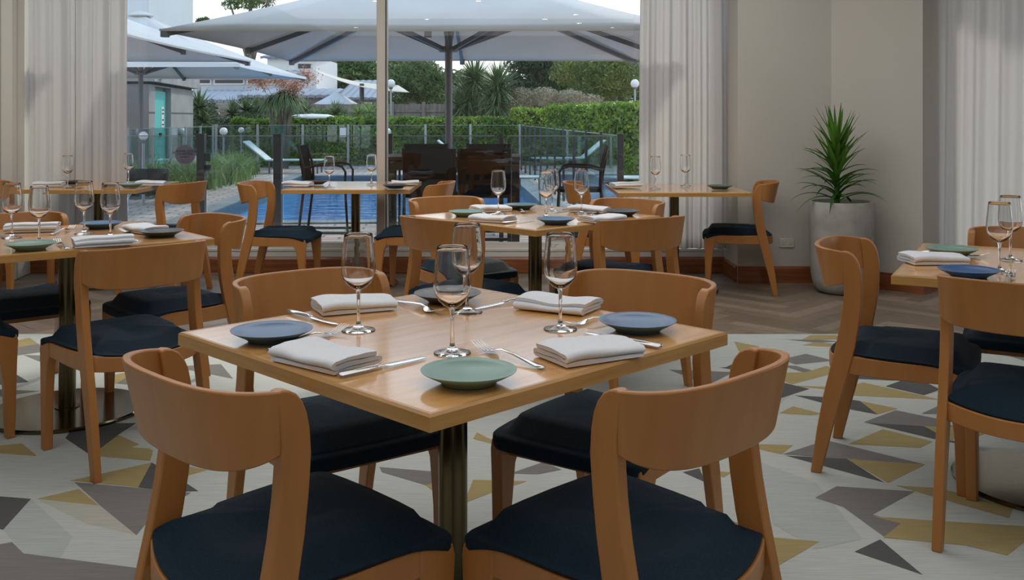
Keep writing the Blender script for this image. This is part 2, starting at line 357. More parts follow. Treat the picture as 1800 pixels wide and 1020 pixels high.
# ------------------------------------------------------------------ chair
def make_chair():
    t = thing('dining_chair', 'x', 'chair')
    n = 40                                                          # backrest: a U of bent plywood
    def pth(s, a, b):
        th = pi * s; c, q = cos(th), sin(th)
        return (a * (1 if c > 0 else -1) * abs(c) ** (2 / 2.7), -.158 - b * abs(q) ** (2 / 2.7))
    vs = []; rows = 7
    for i in range(n + 1):
        s = i / n; q = sin(pi * s) ** .6; edge = 1 - min(1, min(s, 1 - s) / .06)
        zt = .789 + .012 * q; zb = .678 - .030 * sin(pi * s) ** .8
        for (a, b, k) in ((.226, .112, 0), (.211, .096, 1)):
            x, y = pth(s, a, b)
            for r in range(rows):
                u = r / (rows - 1); z = zb + (zt - zb) * u
                vs.append((x * (1 + .03 * (u - .5)), y - .235 * (z - .70) * (.25 + .75 * q), z))
    fs = []; R2 = rows * 2
    for i in range(n):
        a = i * R2; b = a + R2
        for r in range(rows - 1):
            fs.append((a + r, b + r, b + r + 1, a + r + 1)); fs.append((a + rows + r + 1, b + rows + r + 1, b + rows + r, a + rows + r))
        fs.append((a + rows - 1, b + rows - 1, b + R2 - 1, a + R2 - 1)); fs.append((a + rows, b + rows, b, a))
    for a in (0, n * R2):
        fs.append(tuple([a + r for r in range(rows)] + [a + R2 - 1 - r for r in range(rows)]))
    MB().add(vs, fs).build('backrest', M['beech'], t, bevel=.0035)
    prof = [(-.278, 0), (-.256, .16), (-.234, .28), (-.213, .37), (-.194, .45), (-.178, .53), (-.168, .60), (-.164, .65), (-.164, .70), (-.169, .75), (-.174, .788),
            (-.163, .791), (-.149, .788), (-.135, .780), (-.123, .765), (-.114, .744), (-.108, .715), (-.105, .67), (-.107, .60), (-.115, .53), (-.128, .455), (-.146, .38), (-.170, .29), (-.204, .16), (-.243, 0)]
    for sx in (-1, 1):
        m_ = MB()                                                   # rear leg running up into the backrest
        m_.prism(prof, lambda p, tt: (sx * (.211 + tt + (.004 if p[1] > .66 else 0)), p[0], p[1]), -.014, .014)
        m_.build('leg', M['beech'], t, bevel=.0035, ang=28)
        m_ = MB(); w = .017                                         # front leg with a rounded knee
        pf = [(.196, 0), (.188, .20), (.170, .33), (.150, .362), (.150, .420), (.200, .420), (.222, .416), (.235, .403), (.240, .38), (.236, .30), (.228, 0)]
        m_.prism(pf, lambda p, tt: (sx * (.205 + tt), p[0], p[1]), -.017, .017)
        m_.build('leg', M['beech'], t, bevel=.0035, ang=28)
        for (fy) in (.212, -.260):
            m_ = MB(); m_.box((sx * (.205 if fy > 0 else .211), fy, .002), (.022, .026, .006)); m_.build('foot_pad', M['rubber'], t)
    fr = MB()                                                       # seat rails; the rear one bows backwards
    for sx in (-1, 1):
        pr = [(.155, .362), (-.02, .358), (-.15, .362), (-.15, .424), (-.02, .420), (.155, .420)]
        fr.prism(pr, lambda p, tt: (sx * (.207 + tt), p[0], p[1]), -.012, .012)
    k = 16; vs = []; fs = []
    for i in range(k + 1):
        u = -1 + 2 * i / k; y = -.196 - .052 * (1 - u * u); x = .200 * u
        vs += [(x, y, .364 - .012 * (1 - u * u)), (x, y, .420 - .016 * (1 - u * u)), (x, y + .02, .420 - .016 * (1 - u * u)), (x, y + .02, .364 - .012 * (1 - u * u))]
    for i in range(k):
        a = i * 4; fs += [(a, a + 4, a + 5, a + 1), (a + 1, a + 5, a + 6, a + 2), (a + 2, a + 6, a + 7, a + 3), (a + 3, a + 7, a + 4, a)]
    fs += [(0, 1, 2, 3), (k * 4 + 3, k * 4 + 2, k * 4 + 1, k * 4)]
    fr.add(vs, fs); fr.box((0, .19, .385), (.38, .022, .055))
    fr.build('seat_frame', M['beech'], t, bevel=.003)
    cu = MB(); n = 160; rings = []                                   # upholstered cushion with a rolled front
    path = [(.196 * (i / 10 - 1), 0) for i in range(0, 21)]; path = [(x, -.194 - .048 * (1 - (x / .196) ** 2)) for x, _ in path]
    path += [(.1965, -.17), (.1965, -.124), (.212, -.100), (.221, .0), (.227, .12), (.228, .205), (.225, .225), (.214, .240), (.194, .249), (.12, .255), (0, .258)]
    path += [(-x, y) for x, y in path[-2:20:-1]]
    seg = [(Vector(path[i]), Vector(path[(i + 1) % len(path)])) for i in range(len(path))]; tot = sum((q - p).length for p, q in seg)
    def outl(k):
        d = tot * k / n
        for p, q in seg:
            l = (q - p).length
            if d <= l + 1e-9: return tuple(p.lerp(q, d / l if l else 0))
            d -= l
        return path[0]
    def ring(sc, z0, front):
        r = []
        for i in range(n):
            x, y = outl(i); y2 = y * sc + .02 * (1 - sc); f = max(0, min(1, (y - .08) / .165)); f = f ** 2
            rr = max(0, min(1, (-.12 - y) / .08)); 
            rf = max(0, min(1, (.10 - y) / .16)) * max(0, min(1, (sc - .8) / .16)); z0 = max(z0 - .010 * rf, .430) if z0 > .43 else (max(z0, .424) if rf > 0 and sc > .9 else z0)
            dish = .016 * max(0, 1 - (x / .21) ** 2) * max(0, min(1, (.16 - y) / .2)) * (1 + .3 * rr)
            r.append((x * sc, y2, z0 - front * f - dish))
        return r
    spec = [(.25, .473, 0), (.45, .472, .001), (.62, .470, .001), (.76, .467, .003), (.87, .463, .005), (.94, .458, .008), (.98, .452, .011), (.996, .446, .015), (1.0, .438, .022), (.998, .428, .036), (.985, .420, .040), (.95, .416, .036), (.6, .412, .02)]
    for s_ in spec: rings.append(ring(*s_))
    vs = [(0, .02, .455)] + [v for r in rings for v in r] + [(0, .02, .41)]; fs = [(0, 1 + i, 1 + (i + 1) % n) for i in range(n)]
    for j in range(len(rings) - 1):
        for i in range(n):
            a = 1 + j * n + i; b = 1 + j * n + (i + 1) % n; fs.append((a, a + n, b + n, b))
    b0 = 1 + (len(rings) - 1) * n; fs += [(b0 + (i + 1) % n, b0 + i, len(vs) - 1) for i in range(n)]
    cu.add(vs, fs).build('seat_cushion', M['navy'], t, ang=80)
    return t
chair0 = make_chair(); used = [0]
def chair(x, y, fx, fy, label, group):
    rz = math.atan2(-fx, fy)
    if not used[0]:
        used[0] = 1; chair0.location = (x, y, .006 if y < YC - .1 else 0); chair0.rotation_euler = (0, 0, rz); chair0['label'] = label; chair0['group'] = group; return chair0
    return dup(chair0, label, (x, y, .006 if y < YC - .1 else 0), rz, group)
cg1, cg2, cg3, cg4, cg5 = ['chairs around the ' + s for s in ('front table', 'middle table', 'table at the left edge', 'table at the right edge', 'window tables')]
chair(-.44, 1.96, .70, .71, 'beech chair with its back to the viewer, near-left side of the front table', cg1)
chair(.225, 1.964, -.70, .71, 'beech chair with its back to the viewer, near-right side of the front table', cg1)
chair(-.479, 2.72, .595, -.80, 'beech chair facing the viewer at the far-left side of the front table', cg1)
chair(.262, 2.68, -.577, -.818, 'beech chair facing the viewer at the far-right side of the front table', cg1)
chair(-.215, 4.68, .68, .73, 'beech chair back to the viewer at the near-left side of the middle table', cg2)
chair(.515, 4.735, -.5, .866, 'beech chair back to the viewer at the near-right side of the middle table', cg2)
chair(-.28, 5.48, .55, -.83, 'beech chair facing the viewer at the far-left side of the middle table', cg2)
chair(.525, 5.36, -.68, -.74, 'beech chair facing the viewer at the far-right side of the middle table', cg2)
chair(-1.47, 3.73, -.707, .707, 'beech chair, whole back and seat seen from behind, before the left-edge table', cg3)
chair(-1.53, 4.46, -.72, -.69, 'beech chair turned side-on at the far-right side of the left-edge table', cg3)
chair(-2.24, 4.52, .65, -.76, 'beech chair facing the viewer behind the rolled napkin of the left-edge table', cg3)
chair(-2.27, 3.87, .72, .69, 'beech chair cut by the left picture edge, only front leg and seat corner showing', cg3)
chair(1.41, 3.56, .88, -.47, 'beech chair in side view on the carpet at the right-edge table', cg4)
chair(1.56, 2.95, .58, .815, 'beech chair cut by the right picture edge, seen from behind', cg4)
chair(2.03, 3.86, -.475, -.88, 'beech chair behind the wine glasses of the right-edge table', cg4)
chair(-1.67, 7.12, 1, -.06, 'beech chair in profile at the left end of the centre window table, before the pool', cg5)
chair(-.71, 7.15, -1, .12, 'beech chair at the right end of the centre window table, below the dark outdoor stools', cg5)
chair(.66, 7.12, 1, 0, 'beech chair at the left end of the window table by the right curtain', cg5)
chair(1.665, 7.25, -.97, .22, 'beech chair in profile beside the concrete planter and wall outlet', cg5)
chair(-2.55, 7.17, -.96, .28, 'beech chair at the right end of the left window table, below the gate post', cg5)
chair(-3.66, 7.12, .97, -.24, 'beech chair against the left wall at the far end of the left window table', cg5)

# ------------------------------------------------------------------ tables
def make_table():
    t = thing('dining_table', 'x', 'table'); s = .46; lip = .012
    mb = MB(); mb.box((0, 0, .735), (2 * s - 2 * lip, 2 * s - 2 * lip, .030)); mb.build('tabletop', M['oak'], t)
    mb = MB()                                                       # solid edge band, chamfered, four mitred lengths
    pr = [(s - lip, .7195), (s, .7195), (s, .7455), (s - .0045, .7502), (s - lip, .7502)]
    for k in range(4):
        R = Matrix.Rotation(k * pi / 2, 3, 'Z')
        mb.prism(pr, lambda p, tt: R @ Vector((tt * p[0], p[0], p[1])), -1, 1)
    mb.build('edge_band', M['oak_edge'], t, smooth=False)
    mb = MB(); mb.lathe([(.0345, .018), (.0345, .706)], n=40); mb.build('column', M['bronze'], t)
    mb = MB(); mb.box((0, 0, .712), (.30, .30, .012)); mb.build('top_plate', M['bronze'], t)
    mb = MB(); mb.lathe([(.0001, .0), (.315, .0), (.318, .004), (.318, .011), (.312, .016), (.06, .020), (.0001, .020)], n=72); mb.build('base', M['brass'], t)
    mb = MB(); mb.lathe([(.0001, .019), (.050, .019), (.050, .024), (.0001, .025)], n=32); mb.build('collar', M['bronze'], t)
    return t
T0 = make_table(); tg = 'square pedestal dining tables'
TB = {'F': ((-.140, 2.330), 45), 'M': ((.120, 5.10), 44), 'L': ((-1.905, 4.215), 40), 'R': ((1.85, 3.37), 61.5), 'FL': ((-3.15, 7.50), 0), 'FM': ((-1.19, 7.49), 0), 'FR': ((1.19, 7.22), 0)}
TL = {'F': 'large laid oak table set cornerwise in the front centre', 'M': 'laid oak table set cornerwise behind the front table, before the window mullion',
      'L': 'laid oak table cut by the left picture edge, disc base showing', 'R': 'laid oak table cut by the right picture edge near the planter',
      'FL': 'oak table before the left curtain', 'FM': 'oak table at the window before the blue pool', 'FR': 'oak table before the curtain next to the planter'}
for i, (k, ((x, y), a)) in enumerate(TB.items()):
    loc = (x, y, .006 if y < YC else 0)
    if i == 0: T0.location = loc; T0.rotation_euler = (0, 0, radians(a)); T0['label'] = TL[k]; T0['group'] = tg
    else: dup(T0, TL[k], loc, radians(a), tg)
# ------------------------------------------------------------------ table ware
ZT = .7565
def make_glass():
    t = thing('wine_glass', 'x', 'wine glass')
    foot = [(.0005, .0), (.0395, .0), (.0403, .0015), (.039, .0030), (.028, .0052), (.014, .0085), (.0068, .014), (.0046, .024), (.0039, .045), (.0038, .070), (.0046, .088), (.0070, .097), (.0005, .0985)]
    MB().lathe(foot, n=40).build('stem', M['glass'], t, ang=70)
    outer = [(.0005, .0965), (.008, .098), (.018, .103), (.029, .113), (.037, .127), (.0405, .143), (.0408, .158), (.0392, .178), (.0368, .200), (.0345, .222), (.0338, .230)]
    inner = [(r - .0009, z) for r, z in reversed(outer[1:])]; inner[0] = (.0333, .2302)
    inner = [(max(r, .0005), z + (.0050 if z < .105 else .0035 if z < .12 else 0)) for r, z in inner] + [(.0005, .1030)]
    MB().lathe(outer + [(.03355, .2304)] + inner, n=48, closed=True).build('bowl', M['glass'], t, ang=70)
    return t
def make_plate(m):
    o = MB().lathe([(.0005, .0), (.052, .0), (.054, .003), (.060, .008), (.078, .017), (.0915, .0245), (.0925, .0262), (.0905, .0270), (.078, .0215), (.060, .0165), (.040, .0145), (.0005, .0140)], n=56).build('plate', m, ang=60)
    return tag(o, 'x', 'plate')
def make_napkin(seed, wd=.200, dp=.122, layers=3):
    random.seed(seed); sv = seed * 7.3
    c = []                                                          # folded cloth: centre line of the zig-zag section
    h = .0094
    for l in range(layers):
        z = .0042 + l * h; a, b = (-dp / 2, dp / 2) if l % 2 == 0 else (dp / 2, -dp / 2)
        if l == layers - 1: b *= .93
        for k in range(8): 
            u = k / 7; y = a + (b - a) * u; c.append((y * (1 - .03 * l), z + .0016 * sin(pi * u) * (l + 1) * .6))
        if l < layers - 1:
            s_ = 1 if b > 0 else -1
            for q in (.25, .5, .75): c.append((b * (1 - .03 * l) + s_ * .0055 * sin(pi * q), z + h * q))
    th = .0040; up = []; dn = []
    for i, p in enumerate(c):
        a = c[max(0, i - 1)]; b = c[min(len(c) - 1, i + 1)]; d = Vector((b[0] - a[0], b[1] - a[1])).normalized(); nn = Vector((-d.y, d.x))
        up.append((p[0] + nn.x * th, p[1] + nn.y * th)); dn.append((p[0] - nn.x * th, p[1] - nn.y * th))
    loop = up + dn[::-1]; L = len(loop); nx = 22; vs = []
    for i in range(nx + 1):
        u = i / nx; x = (u - .5) * wd
        for j, (y, z) in enumerate(loop):
            k = z / (layers * h)
            w = noise.noise(Vector((x * 14 + sv, y * 14, k * .8))) * .0045 * k
            sag = -.0022 * (abs(2 * u - 1) ** 6) * (z > .006)
            vs.append((x + (.004 * noise.noise(Vector((y * 30, k * 5, sv))) if i in (0, nx) else 0) + .012 * (k - .5) * (u - .5), y + .006 * k * sin(3 * u + sv) , max(.0003, z * (1 + .35 * noise.noise(Vector((x * 8, sv, 1)))) + w + sag)))
    fs = [(i * L + j, i * L + (j + 1) % L, (i + 1) * L + (j + 1) % L, (i + 1) * L + j) for i in range(nx) for j in range(L)]
    fs += [tuple(range(L)), tuple(nx * L + j for j in range(L - 1, -1, -1))]
    o = MB().add(vs, fs).build('napkin', M['napkin'], ang=75)
    return tag(o, 'x', 'napkin')
def ribbon(pts):
    """pts: (y, halfwidth, z, thickness)"""
    vs = []; fs = []
    for (y, w, z, t) in pts: vs += [(-w, y, z), (-w * .6, y, z + t), (w * .6, y, z + t), (w, y, z), (w * .6, y, z - t * .4), (-w * .6, y, z - t * .4)]
    for i in range(len(pts) - 1):
        for k in range(6): a = i * 6 + k; b = i * 6 + (k + 1) % 6; fs.append((a, b, b + 6, a + 6))
    fs += [(5, 4, 3, 2, 1, 0), tuple((len(pts) - 1) * 6 + k for k in range(6))]
    return vs, fs
def make_fork():
    t = thing('fork', 'x', 'fork')
    h = MB().add(*ribbon([(-.105, .004, .0035, .001), (-.102, .0085, .0035, .0016), (-.09, .0098, .0038, .002), (-.06, .0072, .006, .0022), (-.02, .0042, .010, .0022), (.02, .0030, .012, .0022), (.036, .0036, .009, .0018)]))
    h.build('handle', M['steel'], t, ang=60)
    q = MB().add(*ribbon([(.034, .0036, .0095, .0018), (.043, .010, .006, .0012), (.052, .0122, .0035, .0011), (.062, .0124, .0035, .0011)]))
    for k in range(4):
        x = -.0104 + k * .00693; vs, fs = ribbon([(.060, .0020, .0035, .0010), (.080, .0018, .0060, .0010), (.098, .0015, .0115, .0009), (.108, .0008, .0160, .0006)])
        q.add([(vx + x, vy, vz) for vx, vy, vz in vs], fs)
    q.build('head', M['steel'], t, ang=60); return t
def make_knife():
    t = thing('table_knife', 'x', 'knife')
    MB().add(*ribbon([(-.112, .005, .006, .003), (-.108, .0085, .006, .005), (-.07, .0085, .006, .005), (-.02, .0062, .006, .0045), (-.012, .0042, .006, .003), (-.004, .0065, .006, .004), (.0, .006, .006, .002)])).build('handle', M['steel'], t, ang=60)
    MB().add(*ribbon([(.0, .006, .006, .0012), (.01, .0095, .005, .0012), (.06, .0098, .0042, .0011), (.09, .0085, .004, .001), (.106, .005, .0035, .0008), (.112, .0008, .003, .0005)])).build('blade', M['steel'], t, ang=60); return t
P = {'glass': make_glass(), 'fork': make_fork(), 'knife': make_knife(), 'nap0': make_napkin(1), 'nap1': make_napkin(5), 'nap2': make_napkin(9, .215, .10, 4)}
for c in ('green', 'blue', 'slate', 'teal', 'royal'): P[c] = make_plate(M[c])
first = set()
CN = {'green': 'sage green', 'blue': 'slate blue', 'slate': 'dark charcoal', 'teal': 'teal', 'royal': 'royal blue'}
def put(k, p, rz, label, group, tilt=None):
    rot = (tilt or 0, 0, rz)
    if k not in first:
        first.add(k); o = P[k]; o.location = p; o.rotation_euler = rot; o['label'] = label; o['group'] = group; return o
    return dup(P[k], label, p, None, group, rot)
def pt(px, py, z=ZT, lift=0): 
    v = at(px, py, z); return (v.x, v.y, ZT + lift)
def ang2(a, b): return math.atan2(-(b[0] - a[0]), b[1] - a[1])      # turn that points local +y from a to b
def cut(k, a, b, label, group, z=ZT, tilt=0, lift=0):
    """lay a fork or knife with its handle end at photo point a and its tip towards b"""
    A_, B_ = at(*a, z), at(*b, z + (.015 if k == 'fork' else 0)); sc = 1.12 if k == 'fork' else 1; d = (B_ - A_).normalized(); c = B_ - d * .106 * sc if k == 'fork' else A_ + d * .108
    o = put(k, (c.x, c.y, ZT + .0005 + lift), ang2(A_, B_), label, group, tilt); o.scale = (sc,) * 3; return o
G = {k: k + 's laid on the tables' for k in ('wine glass', 'plate', 'napkin', 'fork', 'knife')}
G = {'glass': 'wine glasses on the tables', 'plate': 'stoneware side plates on the tables', 'napkin': 'folded white napkins on the tables', 'fork': 'forks on the tables', 'knife': 'table knives on the tables'}
# front table
for (px, py, w) in ((630, 581, 'before the far-left napkin of the front table'), (795, 621, 'tallest in view, behind the sage plate on the front table'), (821, 549, 'at the back of the front table, before the charcoal plate'), (985, 579, 'between the two right-hand napkins of the front table')):
    put('glass', pt(px, py), random.random(), 'empty clear wine glass ' + w, G['glass'])
for (c, px, py, w) in (('green', 824, 649, 'at the near corner of the front table'), ('blue', 478, 578, 'at the left corner of the front table'), ('blue', 1121, 562, 'at the right corner of the front table'), ('slate', 787, 514, 'at the far corner of the front table, behind the glasses')):
    put(c, pt(px, py, ZT + .026), 0, CN[c] + ' coupe side plate ' + w, G['plate'])
for (k, px, py, a, w) in (('nap0', 571, 621, -38, 'beside the left blue plate on the front table, near side'), ('nap1', 1036, 611, 30, 'by the blue plate at the right corner of the front table'), ('nap1', 622, 531, 25, 'at the far-left side of the front table'), ('nap0', 981, 530, -28 + 180, 'at the far-right side of the front table')):
    put(k, pt(px, py, ZT + .02, .002), radians(a), 'folded white linen napkin ' + w, G['napkin'])
cut('knife', (598, 665), (750, 630), 'steel table knife lying between the near-left napkin and the sage plate, front table', G['knife'])
cut('knife', (1160, 614), (1024, 586), 'steel table knife tucked beneath the near-right napkin of the front table', G['knife'], lift=0)
cut('knife', (508, 551), (612, 578), 'steel table knife behind the blue plate at the left corner, front table', G['knife'])
cut('knife', (930, 526), (838, 545), 'steel table knife reaching from the far-right napkin, front table', G['knife'])
cut('fork', (975, 657), (837, 600), 'steel fork running from behind the sage plate, front table', G['fork'])
cut('fork', (461, 620), (606, 572), 'steel fork with tines above the near-left napkin, front table', G['fork'])
cut('fork', (1105, 560), (985, 565), 'steel fork half beneath the right blue plate, front table', G['fork'])
cut('fork', (665, 520), (775, 545), 'steel fork between the far-left napkin and the charcoal plate, front table', G['fork'])
# middle table
for (px, py, w) in ((876, 376, 'over the left half'), (1022, 376, 'over the right half'), (960, 382, 'nearest the centre'), (970, 371, 'hidden partly behind another glass at the centre')):
    put('glass', pt(px, py), 0, 'empty clear wine glass %s of the middle table' % w, G['glass'])
for (c, px, py, w) in (('green', 820, 371, 'at the left corner'), ('teal', 915, 359, 'at the far corner'), ('blue', 977, 384, 'at the near corner'), ('slate', 1094, 370, 'at the right corner')):
    put(c, pt(px, py, ZT + .026), 0, CN[c] + ' side plate %s of the middle table' % w, G['plate'])
for (k, px, py, a, w) in (('nap0', 866, 384, -30, 'at the near-left side'), ('nap1', 862, 367, 30, 'at the far-left side'), ('nap0', 1058, 384, 35, 'at the near-right side'), ('nap1', 1036, 368, -25, 'at the far-right side')):
    put(k, pt(px, py, ZT + .015, .002), radians(a), 'folded white napkin %s of the middle table' % w, G['napkin'])
cut('knife', (884, 394), (941, 388), 'steel knife near the blue plate of the middle table', G['knife']); cut('knife', (1000, 369), (976, 374), 'steel knife at the far-right side of the middle table', G['knife'])
cut('fork', (898, 364), (924, 371), 'steel fork before the teal plate of the middle table', G['fork']); cut('fork', (1058, 372), (1036, 377), 'steel fork before the charcoal plate of the middle table', G['fork'])
cut('knife', (1018, 383), (1046, 389), 'steel knife beneath the near-right napkin of the middle table', G['knife']); cut('fork', (842, 378), (878, 373), 'steel fork by the green plate of the middle table', G['fork'])
# left-edge table
for (px, py, w) in ((21, 418, 'first from the picture edge'), (69, 427, 'second from the picture edge, behind the green plate'), (148, 411, 'before the blue plate'), (194, 417, 'before the rolled napkin edge and charcoal plate')):
    put('glass', pt(px, py), 0, 'empty wine glass %s on the left-edge table' % w, G['glass'])
for (c, px, py, w) in (('green', 54, 427, 'cut off from the tall glass stems'), ('blue', 178, 391, 'at the far corner'), ('slate', 284, 405, 'at the right corner')):
    put(c, pt(px, py, ZT + .026), 0, CN[c] + ' side plate %s on the left-edge table' % w, G['plate'])
for (k, px, py, a, w) in (('nap2', 181, 424, 30, 'behind the chair back at the near side'), ('nap0', 257, 401, -40, 'beside the charcoal plate'), ('nap2', 57, 400, 15, 'rolled at the far-left side')):
    put(k, pt(px, py, ZT + .018, .002), radians(a), 'folded white napkin %s of the left-edge table' % w, G['napkin'])
cut('fork', (140, 450), (100, 421), 'steel fork beside the green plate on the left-edge table', G['fork']); cut('fork', (95, 412), (128, 397), 'steel fork beside the rolled napkin on the left-edge table', G['fork'])
cut('fork', (262, 413), (213, 402), 'steel fork before the charcoal plate on the left-edge table', G['fork']); cut('knife', (241, 427), (190, 424), 'steel knife under the near napkin of the left-edge table', G['knife'])
cut('knife', (-20, 412), (30, 421), 'steel knife at the picture edge on the left-edge table', G['knife'])
# right-edge table
for (px, py, w) in ((1757, 479, 'standing nearer, by the royal blue plate'), (1776, 458, 'standing behind the other one')):
    put('glass', pt(px, py), 0, 'empty wine glass %s on the right-edge table' % w, G['glass'])
for (c, px, py, w) in (('green', 1673, 436, 'behind the napkin'), ('royal', 1703, 473, 'behind the chair back')):
    put(c, pt(px, py, ZT + .026), 0, CN[c] + ' side plate %s on the right-edge table' % w, G['plate'])
put('nap1', pt(1640, 452, ZT + .02, .002), radians(5), 'thick folded white napkin at the near corner of the right-edge table', G['napkin'])
cut('fork', (1670, 448), (1735, 447), 'steel fork pointing out from the napkin, right-edge table', G['fork']); cut('fork', (1768, 505), (1778, 476), 'steel fork with tines up beside the wine glass foot, right-edge table', G['fork'])
# window tables
for (px, py, w) in ((119, 329, 'before the curtain on the left window table'), (226, 322, 'at the curtain edge on the left window table'), (579, 330, 'at the left half of the centre window table'), (653, 324, 'before the mullion on the centre window table'), (1152, 332, 'first on the window table by the planter'), (1205, 327, 'second on the window table by the planter')):
    put('glass', pt(px, py), 0, 'empty wine glass ' + w, G['glass'])
for (c, px, py, w) in (('slate', 125, 318, 'at the middle of the left window table'), ('green', 230, 323, 'at the right end of the left window table'), ('slate', 556, 318, 'at the left end of the centre window table'), ('slate', 695, 325, 'at the right end of the centre window table'), ('slate', 1082, 320, 'beside the napkin on the window table by the planter'), ('teal', 1265, 326, 'at the right end of the window table by the planter')):
    put(c, pt(px, py, ZT + .026), 0, CN[c] + ' side plate ' + w, G['plate'])
for (k, px, py, a, w) in (('nap0', 87, 323, 10, 'at the left end of the left window table'), ('nap1', 266, 322, 8, 'at the right end of the left window table'), ('nap1', 524, 323, -6, 'at the left end of the centre window table'), ('nap0', 712, 321, 8, 'at the right end of the centre window table'), ('nap2', 1100, 326, 20, 'on the window table by the planter')):
    put(k, pt(px, py, ZT + .015, .002), radians(a), 'folded white napkin ' + w, G['napkin'])
for k in list(P):
    if k not in first: bpy.data.objects.remove(P[k])

# ------------------------------------------------------------------ curtains, planter, outlet, downlights
def curtain(a, b, z0, z1, folds, amp, seed, label, name='curtain'):
    a, b = Vector((*a, 0)), Vector((*b, 0)); d = b - a; L = d.length; n = Vector((-d.y, d.x, 0)).normalized(); random.seed(seed)
    ph = [random.uniform(0, 6.28) for _ in range(4)]
    def f(u, v):
        z = z1 + (z0 - z1) * v
        w = sin(2 * pi * folds * u + ph[0] + .35 * sin(2 * pi * u * 1.7 + ph[1])) * amp * (.75 + .35 * sin(2 * pi * u * 2.3 + ph[2]))
        w += .35 * amp * sin(2 * pi * folds * 2.37 * u + ph[3] + v * .5) + .003 * sin(u * 70 + v * 3)
        sw = .012 * sin(v * 2.4 + ph[1]) * (u if u > .5 else -(1 - u)) 
        return a + d * u + n * w * (.8 + .3 * v) + d.normalized() * sw + Vector((0, 0, z))
    mb = MB(); mb.grid(f, int(folds * 34), 24)
    o = mb.build(name, M['sheer'], ang=180, fix=False)
    m = o.modifiers.new('s', 'SOLIDIFY'); m.thickness = .0012
    return tag(o, label, 'curtain', 'sheer curtains at the windows')
curtain((-3.90, 7.90), (-3.085, 7.90), .25, 2.82, 5, .034, 3, 'off-white sheer curtain behind the left window table')
curtain((1.035, 7.90), (1.715, 7.90), .215, 2.82, 5, .030, 8, 'off-white sheer curtain beside the window table next to the planter')
curtain((3.19, 7.25), (4.9, 5.54), .18, 2.82, 12, .034, 5, 'greyish sheer curtain at the right edge behind the wine glasses')

PX, PY = 2.385, 7.13
t = thing('potted_plant', 'tall spiky green dracaena in a pale concrete planter by the wall corner', 'plant', (PX, PY, 0))
MB().lathe([(.001, .0), (.135, .0), (.165, .012), (.190, .045), (.207, .10), (.218, .20), (.224, .36), (.226, .52), (.226, .655), (.223, .660), (.206, .660), (.203, .655), (.203, .60), (.001, .60)], n=64).build('pot', M['pot'], t, ang=50)
MB().lathe([(.001, .625), (.10, .622), (.202, .610), (.202, .59), (.001, .59)], n=32).build('soil', M['soil'], t)
MB().tube([(-.03, 0, .60), (-.03, 0, .8), (-.03, .004, 1.0), (-.03, 0, 1.11)], [.022, .02, .017, .010], 8).build('stem', M['plant'], t)
lf = MB(); random.seed(21)
for i in range(96):
    z = .66 + .44 * (i / 95); a = i * 2.39996 + random.uniform(-.2, .2); top = (z - .66) / .44
    ln = random.uniform(.32, .46) * (1 - .28 * top); el = radians(22 + 42 * top ** 1.1 + random.uniform(-12, 14)); droop = .30 * (1 - top * .7) + random.uniform(-.04, .05)
    wd = random.uniform(.013, .018); K = 9; vs = []
    for k in range(K + 1):
        u = k / K; r = .012 + ln * u * cos(el) * (1 - .12 * u * u); zz = z + ln * u * sin(el) + .10 * ln * u - droop * u * u * ln * 2.1 * cos(el)
        w = wd * (min(1, u * 5 + .45)) * (1 - u ** 2.2); side = Vector((-sin(a), cos(a), 0)); c = Vector((r * cos(a) - .03, r * sin(a), zz))
        vs += [c - side * w + Vector((0, 0, w * .45)), c, c + side * w + Vector((0, 0, w * .45))]
    lf.add(vs, [(3 * k, 3 * k + 1, 3 * k + 4, 3 * k + 3) for k in range(K)] + [(3 * k + 1, 3 * k + 2, 3 * k + 5, 3 * k + 4) for k in range(K)])
lf.build('foliage', M['plant'], t, ang=180, fix=False)

t = thing('wall_outlet', 'pale double power outlet on the wall above the skirting', 'outlet', (2.103, 7.538, .305))
MB().box((0, -.004, 0), (.112, .009, .070)).build('plate', M['outlet'], t, bevel=.003)
for sx in (-1, 1):
    MB().box((sx * .028, -.0095, .016), (.014, .004, .018)).build('switch', M['outlet'], t, bevel=.001)
    s_ = MB()
    for q in (-.005, .005): s_.box((sx * .028 + q, -.0087, -.012), (.0022, .001, .008))
    s_.build('socket', M['rubber'], t)

em = bpy.data.materials.new('lamp_glow'); em.use_nodes = True; en = em.node_tree.nodes; en.clear()
eo = en.new('ShaderNodeOutputMaterial'); ee = en.new('ShaderNodeEmission'); ee.inputs[0].default_value = (1, .88, .70, 1); ee.inputs[1].default_value = 22
em.node_tree.links.new(ee.outputs[0], eo.inputs[0])
for i, (x, y) in enumerate([(-.47, 2.6), (1.0, .8), (.54, .1), (1.15, -.6), (1.8, -1.4), (-1.9, 2.6), (-1.4, .1), (-2.8, -1.4), (2.6, 2.6)]):
    t = thing('downlight', 'small round recessed downlight in the ceiling over the dining room', 'downlight', (x, y, 2.885), 0, 'recessed ceiling downlights')
    MB().lathe([(.045, .015), (.062, .015), (.062, -.006), (.045, -.004)], n=24, closed=True).build('trim_ring', M['ceiling'], t)
    MB().lathe([(.001, -.002), (.045, -.002), (.045, .0), (.001, .0)], n=20).build('lens', em, t)

